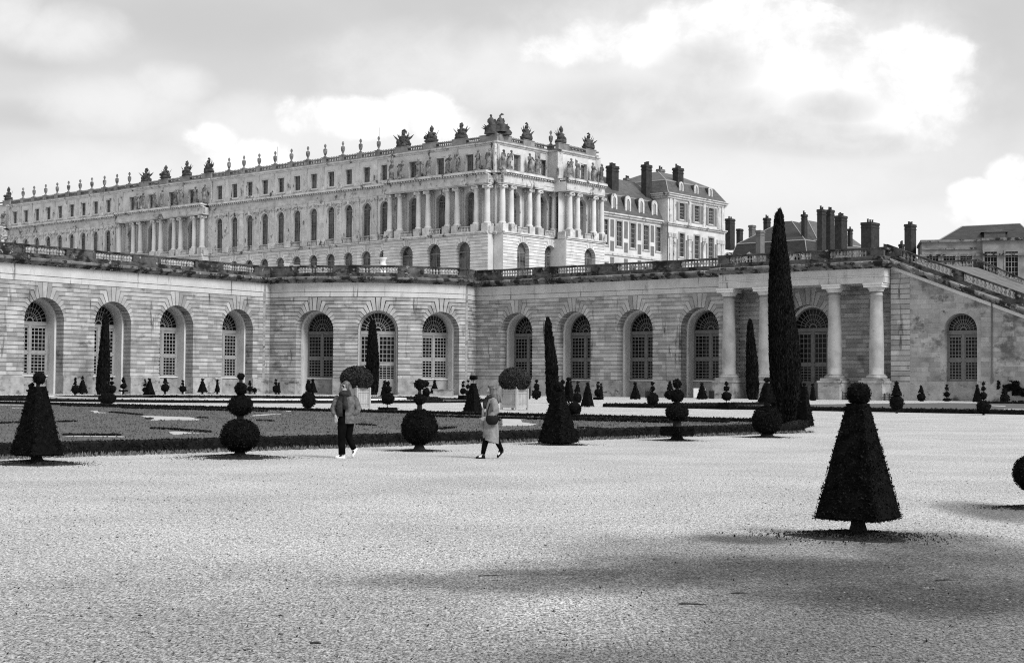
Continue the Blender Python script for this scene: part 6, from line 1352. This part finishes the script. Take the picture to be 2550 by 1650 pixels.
def shoe(parent, an, toe, heel, mats, h=.1):
    mb = MB(); an, toe, heel = Vector(an), Vector(toe), Vector(heel); d = (toe - heel); up = (an - (heel + d * .3)); up = (up - d * up.dot(d) / d.dot(d)).normalized(); s_ = d.normalized().cross(up).normalized(); n = 9
    def ring(t, w_, h0, h1):
        c = heel + d * t; return [c + s_ * w_ * math.cos(2 * PI * k / 12) + up * (h0 + (h1 - h0) * (.5 + .5 * math.sin(2 * PI * k / 12))) for k in range(12)]
    rows = [(0, .028, 0, .06), (.06, .036, 0, .095), (.2, .038, 0, .105), (.38, .038, 0, .095), (.55, .042, 0, .07), (.75, .046, 0, .055), (.92, .038, 0, .045), (1.0, .016, .005, .03)]
    vs = sum([ring(*r) for r in rows], []); k = 12
    mb.add(vs, [(i * k + j, i * k + (j + 1) % k, (i + 1) * k + (j + 1) % k, (i + 1) * k + j) for i in range(len(rows) - 1) for j in range(k)] + [tuple(range(k)), tuple((len(rows) - 1) * k + j for j in range(k))])
    o = mb.build('shoe', mats[0], parent, True); sl = MB()
    vs = [heel + d * t + s_ * sgn * w_ + up * z for t, w_ in ((-.03, .03), (.1, .044), (.5, .044), (.75, .052), (.95, .042), (1.03, .015)) for sgn in (-1, 1) for z in (-.005, .026)]
    m_ = 4; fs = []
    for i in range(5): b = i * 4; fs += [(b, b + 4, b + 5, b + 1), (b + 2, b + 3, b + 7, b + 6), (b + 1, b + 5, b + 7, b + 3), (b, b + 2, b + 6, b + 4)]
    sl.add(vs, fs + [(0, 1, 3, 2), (20, 22, 23, 21)]); sl.build('sole', mats[1], o)
    st = MB()
    for sgn in (-1, 1): st.add([heel + d * t + s_ * sgn * w_ + up * z for t, w_, z in ((.42, .043, .03), (.55, .0455, .03), (.72, .05, .03), (.68, .043, .05), (.5, .04, .068), (.36, .0405, .075))], [(0, 1, 4, 5), (1, 2, 3, 4)])
    st.build('side_panel', mats[2], o); return o
def eyewear(parent, c, f, w_=.07):
    f = Vector(f); s_ = Vector((-f.y, f.x, 0)).normalized(); g = MB()
    for sg in (-1, 1):
        q = Vector(c) + s_ * sg * .034 + f * .088; vs = [q + s_ * .03 * math.cos(a) + Vector((0, 0, .026 * math.sin(a))) + f * (-.012 * abs(math.cos(a))) for a in [2 * PI * k / 10 for k in range(10)]]; g.add(vs + [v + f * .006 for v in vs], [tuple(range(10)), tuple(range(19, 9, -1))] + [(k, (k + 1) % 10, 10 + (k + 1) % 10, 10 + k) for k in range(10)])
        g.tube([q + s_ * sg * .028, Vector(c) + s_ * sg * .078 + f * .02, Vector(c) + s_ * sg * .078 - f * .05], .004, 5)
    g.tube([Vector(c) + s_ * .01 + f * .096, Vector(c) - s_ * .01 + f * .096], .004, 5); g.build('sunglasses', M['lens'], parent)
def rootp(px, y, label): b = gnd(px, y); r = thing('person', (b.x, b.y, 0), label, 'person'); OFF[r] = Vector((0, 0, 0)); return r, b
# ---- first woman: pale jacket, dark scarf, walking left with her face turned towards the camera
w1, b1 = rootp(858, 1140, 'woman in pale jacket, dark scarf, sunglasses and white sneakers walking left past the front hedge')
o1 = Vector(b1)
class Sh(MB):
    pass
f1 = Vector((-.72, -.69, 0))
J = dict(pelvis=(.03, 0, .86), waist=(.03, 0, 1.0), chest=(.02, 0, 1.22), neck=(.01, -.01, 1.38), shl=(-.13, -.06, 1.32), ell=(-.25, -.03, 1.06), wrl=(-.19, -.14, .92), shr=(.17, .05, 1.31), elr=(.27, .05, 1.05), wrr=(.135, -.03, .93),
         hipl=(-.04, -.04, .82), knl=(-.055, -.10, .45), anl=(-.05, -.05, .085), toel=(-.17, -.10, .03), hipr=(.09, .04, .82), knr=(.075, .03, .46), anr=(.2, .13, .2), toer=(.17, .06, .06))
hd1 = ((-.01, -.03, 1.455), (0, -.02, 1.53), (.01, -.01, 1.595), tuple(f1))
body(J, hd1, w1, dict(l=(0, 0, -1), r=(-1, 0, -.4)))
def local(mb, name, mt, root, smooth=True): o = mb.build(name, mt, None, smooth); o.parent = root; return o
mb = MB()       # trousers
mb.tube([(.0, -.02, .92), (-.035, -.04, .82), (-.05, -.09, .62), (-.056, -.105, .46), (-.055, -.08, .28), (-.05, -.055, .09)], [.12, .118, .098, .08, .074, .076], 14); mb.tube([(.06, .02, .92), (.09, .03, .82), (.085, .035, .62), (.078, .03, .47), (.12, .07, .34), (.185, .12, .2)], [.12, .115, .096, .078, .068, .062], 14)
mb.loft([(.03, 0, .78, .15, .12, .3), (.03, 0, .86, .17, .13, .3), (.03, 0, 1.0, .15, .12, .3)], 16); local(mb, 'trousers', M['black'], w1)
mb = MB()       # jacket: open front, so two shells over a dark lining
rg = [(.035, .01, .745, .205, .15), (.035, .01, .8, .2, .15), (.035, .01, .95, .185, .14), (.03, .01, 1.1, .185, .135), (.03, .01, 1.22, .195, .13), (.025, .005, 1.3, .19, .12), (.015, 0, 1.355, .12, .09), (.01, -.01, 1.385, .075, .07)]
n = 24; vs = []; ro = .75
for (x, y, z, rx, ry) in rg:
    for k in range(n + 1):
        t = -PI / 2 + .34 + (2 * PI - .68) * k / n; e = 1 + .07 * noise.noise(Vector((math.cos(t) * 2.5, math.sin(t) * 2.5, z * 5))); px, py = rx * e * math.cos(t), ry * e * math.sin(t); ang = -.55
        vs.append((x + px * math.cos(ang) - py * math.sin(ang), y + px * math.sin(ang) + py * math.cos(ang), z))
mb.add(vs, [(i * (n + 1) + k, i * (n + 1) + k + 1, (i + 1) * (n + 1) + k + 1, (i + 1) * (n + 1) + k) for i in range(len(rg) - 1) for k in range(n)])
mb.tube([(.15, .04, 1.32), (.21, .055, 1.24), (.285, .055, 1.06), (.25, -.0, .99), (.15, -.075, .945)], [.075, .08, .07, .066, .052], 12); mb.tube([(-.12, -.05, 1.32), (-.18, -.06, 1.24), (-.255, -.035, 1.06), (-.23, -.09, .98), (-.19, -.135, .925)], [.07, .076, .066, .06, .048], 12)
mb.tube([(.15, .03, 1.33), (.02, .05, 1.37), (-.1, -.04, 1.33)], [.05, .055, .05], 10); local(mb, 'jacket', M['denim'], w1)
mb = MB(); mb.loft([(.02, -.01, .82, .12, .1, -.5), (.02, -.01, 1.0, .13, .1, -.5), (.02, -.01, 1.2, .145, .105, -.5), (.015, -.01, 1.34, .1, .08, -.5)], 16); local(mb, 'sweater', M['black'], w1)
mb = MB(); ring_ = [(.01 + .1 * math.cos(a) * 1.0, -.02 + .09 * math.sin(a), 1.375 + .015 * math.sin(2 * a)) for a in [2 * PI * k / 12 for k in range(13)]]
mb.tube(ring_, .055, 8); mb.tube([(.02 + .08 * math.cos(a), -.02 + .075 * math.sin(a), 1.42 + .01 * math.cos(3 * a)) for a in [2 * PI * k / 12 for k in range(13)]], .04, 8)
mb.tube([(-.07, -.12, 1.34), (-.1, -.16, 1.2), (-.1, -.17, 1.02), (-.09, -.165, .9)], [.05, .06, .065, .06], 9, flat=.5); mb.tube([(.0, -.13, 1.34), (.02, -.165, 1.2), (.03, -.17, 1.05)], [.04, .05, .05], 9, flat=.5); local(mb, 'scarf', M['scarf'], w1)
mb = MB(); c = Vector(hd1[1]); mb.ball(c + Vector((.02, .025, .035)), (.092, .1, .095), 16, 12, .12, .5, seed=2)
for i in range(13):
    a = -.5 + 2.6 * i / 12; d = Vector((math.cos(a), math.sin(a), 0)); p = c + d * .08 + Vector((.01, .02, .06)); mb.tube([p, p + d * .025 + Vector((0, 0, -.1)), p + d * .05 + Vector((.02, 0, -.22)), p + d * (.05 + .02 * math.sin(i * 2.1)) + Vector((.03, -.01, -.33 - .04 * math.sin(i * 1.7)))], [.03, .034, .03, .012], 7, tone=random.uniform(.2, 1))
for s_, dx in ((-1, -.085), (1, .05)): mb.tube([c + Vector((.0, -.03, .1)), c + Vector((dx, -.055, .05)), c + Vector((dx * 1.15, -.04, -.05)), c + Vector((dx * 1.2, -.05, -.16))], [.02, .024, .022, .01], 7)
local(mb, 'hair', M['hair'], w1)
eyewear(w1, c + Vector((0, 0, .01)), f1)
for o in list(w1.children):
    if o.name.startswith('sunglasses'): pass
lip = MB(); q = c + f1 * .086 + Vector((0, 0, -.065)); s_ = Vector((-f1.y, f1.x, 0)); lip.tube([q - s_ * .024 - f1 * .006, q, q + s_ * .024 - f1 * .006], [.003, .008, .003], 6, flat=.7); local(lip, 'lips', M['panel'], w1)
SHM = (M['shoe'], M['shoe'], M['leather'])
shoe(w1, (-.05, -.05, .12), (-.185, -.13, .012), (-.0, -.02, .005), SHM); shoe(w1, (.185, .12, .2), (.175, .05, .014), (.26, .13, .19), SHM)
for ch in w1.children_recursive: pass
# ---- second woman: long pale coat, black shoulder bag, in profile walking left
w2, b2 = rootp(1222, 1141, 'woman in long pale coat with black shoulder bag walking left, seen in profile')
f2 = Vector((-.97, -.24, 0))
J = dict(pelvis=(.02, 0, .84), waist=(.02, 0, 1.0), chest=(.03, 0, 1.19), neck=(.015, 0, 1.33), shl=(.03, .15, 1.27), ell=(.04, .2, 1.02), wrl=(-.1, .17, .9), shr=(.05, -.15, 1.27), elr=(.1, -.19, 1.01), wrr=(-.06, -.2, .91),
         hipl=(.03, .07, .8), knl=(.11, .07, .44), anl=(.245, .07, .17), toel=(.16, .07, .05), hipr=(.0, -.07, .8), knr=(-.095, -.07, .44), anr=(-.17, -.07, .095), toer=(-.29, -.08, .035))
hd2 = ((-.005, 0, 1.395), (.0, 0, 1.465), (.01, 0, 1.525), tuple(f2))
body(J, hd2, w2, dict(l=(-1, 0, 0), r=(-1, 0, -.2)))
mb = MB(); mb.tube([(.01, -.06, .85), (-.04, -.07, .62), (-.095, -.07, .44), (-.135, -.07, .28), (-.17, -.07, .1)], [.1, .088, .066, .062, .046], 12); mb.tube([(.03, .06, .85), (.07, .07, .62), (.11, .07, .45), (.17, .07, .31), (.245, .07, .16)], [.1, .088, .066, .06, .044], 12); local(mb, 'leggings', M['black'], w2)
mb = MB(); rg = [(.005, 0, .37, .17, .19), (.0, 0, .5, .178, .19), (-.01, 0, .68, .172, .18), (-.005, 0, .85, .155, .18), (.01, 0, 1.0, .135, .165), (.025, 0, 1.15, .135, .175), (.03, 0, 1.25, .115, .17), (.025, 0, 1.315, .085, .1), (.02, 0, 1.35, .062, .065)]; vs = []; n = 28
for (x, y, z, rx, ry) in rg:
    for k in range(n + 1):
        t = PI + .2 + (2 * PI - .4) * k / n; e = 1 + .06 * noise.noise(Vector((math.cos(t) * 3, math.sin(t) * 3 + 4, z * 3.5))); zz = z + (.05 * (-math.cos(t)) if z < .45 else 0); vs.append((x + rx * e * math.cos(t), y + ry * e * math.sin(t), zz))
mb.add(vs, [(i * (n + 1) + k, i * (n + 1) + k + 1, (i + 1) * (n + 1) + k + 1, (i + 1) * (n + 1) + k) for i in range(len(rg) - 1) for k in range(n)])
mb.tube([(.05, -.13, 1.275), (.075, -.17, 1.2), (.115, -.2, 1.02), (.04, -.21, .955), (-.05, -.205, .915)], [.07, .078, .072, .064, .05], 12); mb.tube([(.04, .13, 1.27), (.05, .18, 1.18), (.05, .2, 1.02), (-.03, .19, .94), (-.09, .17, .905)], [.068, .072, .066, .058, .046], 12)
mb.tube([(-.13, -.06, 1.22), (-.17, -.07, 1.05), (-.175, -.07, .8), (-.2, -.08, .66)], [.02, .03, .035, .05], 8, flat=.5); local(mb, 'coat', M['wool'], w2)
mb = MB(); mb.loft([(.0, 0, .7, .12, .13, 0), (0, 0, 1.0, .12, .14, 0), (.01, 0, 1.25, .11, .14, 0), (.01, 0, 1.34, .06, .06, 0)], 14); local(mb, 'sweater', M['black'], w2)
mb = MB(); mb.tube([(.01 + .075 * math.cos(a), .08 * math.sin(a), 1.335 + .012 * math.sin(3 * a)) for a in [2 * PI * k / 12 for k in range(13)]], .045, 8); mb.tube([(-.09, -.05, 1.32), (-.13, -.06, 1.2), (-.14, -.06, 1.08)], [.04, .05, .04], 8, flat=.6); local(mb, 'scarf', M['scarf'], w2)
mb = MB(); mb.loft([(.03, -.235, .735, .05, .03, 0), (.03, -.235, .755, .1, .045, 0), (.03, -.235, .82, .135, .05, 0), (.03, -.235, .9, .14, .045, 0), (.03, -.235, .935, .125, .03, 0)], 18); bg_ = local(mb, 'shoulder_bag', M['leather'], w2)
mb = MB(); mb.tube([(-.08, -.23, .92), (-.07, -.21, 1.05), (-.02, -.15, 1.2), (.03, -.02, 1.345), (.08, .1, 1.28)], .014, 6); mb.tube([(.14, -.22, .92), (.145, -.17, 1.05), (.1, .0, 1.2)], .012, 6); mb.tube([(.16, -.24, .87), (.2, -.24, .83), (.22, -.24, .845)], [.02, .02, .008], 6); local(mb, 'bag_strap', M['leather'], w2)
c = Vector(hd2[1]); mb = MB(); mb.ball(c + Vector((.03, 0, .03)), (.095, .092, .095), 16, 12, .1, .5, seed=5)
for i in range(15):
    a = -1.9 + 3.6 * i / 14; d = Vector((math.cos(a), math.sin(a), 0)); p = c + Vector((.03, 0, .05)) + d * .07; mb.tube([p, p + d * .02 + Vector((.015, 0, -.1)), p + d * .03 + Vector((.05, 0, -.2)), p + d * .03 + Vector((.085 + .01 * math.sin(i), 0, -.29 - .03 * math.sin(i * 1.9)))], [.03, .034, .032, .012], 7, tone=random.uniform(.1, 1))
local(mb, 'hair', M['hair'], w2)
eyewear(w2, c + Vector((.02, 0, .1)), f2)
SH2 = (M['leather'], M['leather'], M['shoe'])
shoe(w2, (-.17, -.07, .12), (-.32, -.085, .008), (-.125, -.06, .006), SH2); shoe(w2, (.245, .07, .17), (.155, .07, .012), (.28, .07, .15), SH2)
# children were built about the origin: sunglasses and shoes use their root's offset, so put every part back on its own root
for rt, bb in ((w1, b1), (w2, b2)):
    for ch in rt.children:
        if ch.name.split('.')[0] in ('sunglasses', 'shoe'):
            pass
# ---- visitors behind the terrace balustrade
def visitor(px, Y, label, shirt, pants, hair, h=1.7, ang=0.0):
    q = at(px, 640, Y); r = thing('person', (q.x, q.y, 17.56), label, 'person'); k = h / 1.7
    J = dict(pelvis=(0, 0, .92), waist=(0, 0, 1.06), chest=(0, 0, 1.28), neck=(0, 0, 1.45), shl=(-.17, 0, 1.4), ell=(-.22, .02, 1.12), wrl=(-.15, -.16, 1.02), shr=(.17, 0, 1.4), elr=(.22, .02, 1.12), wrr=(.2, -.1, .9), hipl=(-.09, 0, .88), knl=(-.1, -.02, .48), anl=(-.1, 0, .09), toel=(-.11, -.14, .03), hipr=(.09, 0, .88), knr=(.1, -.02, .48), anr=(.1, 0, .09), toer=(.11, -.14, .03))
    body(J, ((0, -.02, 1.51), (0, -.01, 1.585), (0, 0, 1.65), (0, -1, 0)), r, dict(l=(0, -.4, -1), r=(0, -.3, -1)))
    mb = MB(); mb.loft([(0, 0, .86, .17, .13, 0), (0, 0, 1.05, .165, .12, 0), (0, 0, 1.25, .2, .13, 0), (0, 0, 1.4, .18, .11, 0), (0, 0, 1.47, .07, .07, 0)], 14, fold=.06)
    for s_ in (-1, 1): mb.tube([(s_ * .16, 0, 1.4), (s_ * .215, .01, 1.25), (s_ * .23, .02, 1.12), (s_ * .19, -.1, 1.02)], [.065, .07, .062, .05], 9)
    local(mb, 'shirt', shirt, r); mb = MB()
    for s_ in (-1, 1): mb.tube([(s_ * .08, 0, .95), (s_ * .1, -.02, .5), (s_ * .1, 0, .07)], [.1, .075, .06], 9)
    local(mb, 'trousers', pants, r); mb = MB(); mb.ball((0, .02, 1.63), (.09, .1, .085), 12, 8, .08); local(mb, 'hair', hair, r); r.scale = (k, k, k); r.rotation_euler = (0, 0, ang)
visitor(1332, 225.5, 'visitor in dark top alone at the left of the group behind the terrace balustrade', M['dark_shirt'], M['black'], M['hair_dark'], 1.68, .3)
visitor(1346, 226, 'tallest visitor in a pale shirt behind the terrace balustrade', M['grey_shirt'], M['black'], M['hair_dark'], 1.9, -.4)
visitor(1363, 224, 'short visitor in dark clothes leaning at the balustrade, middle of the group', M['dark_shirt'], M['black'], M['hair_dark'], 1.5, .8)
visitor(1371.5, 223.6, 'short visitor with fair hair and light top in the terrace group', M['grey_shirt'], M['black'], M['hair'], 1.52, -.7)
visitor(1384, 223.4, 'visitor in dark jacket at the right end of the terrace group', M['dark_shirt'], M['black'], M['hair_dark'], 1.72, .2)
visitor(868, 224, 'lone dark visitor behind the round corner balustrade', M['dark_shirt'], M['black'], M['hair_dark'], 1.6, .5)
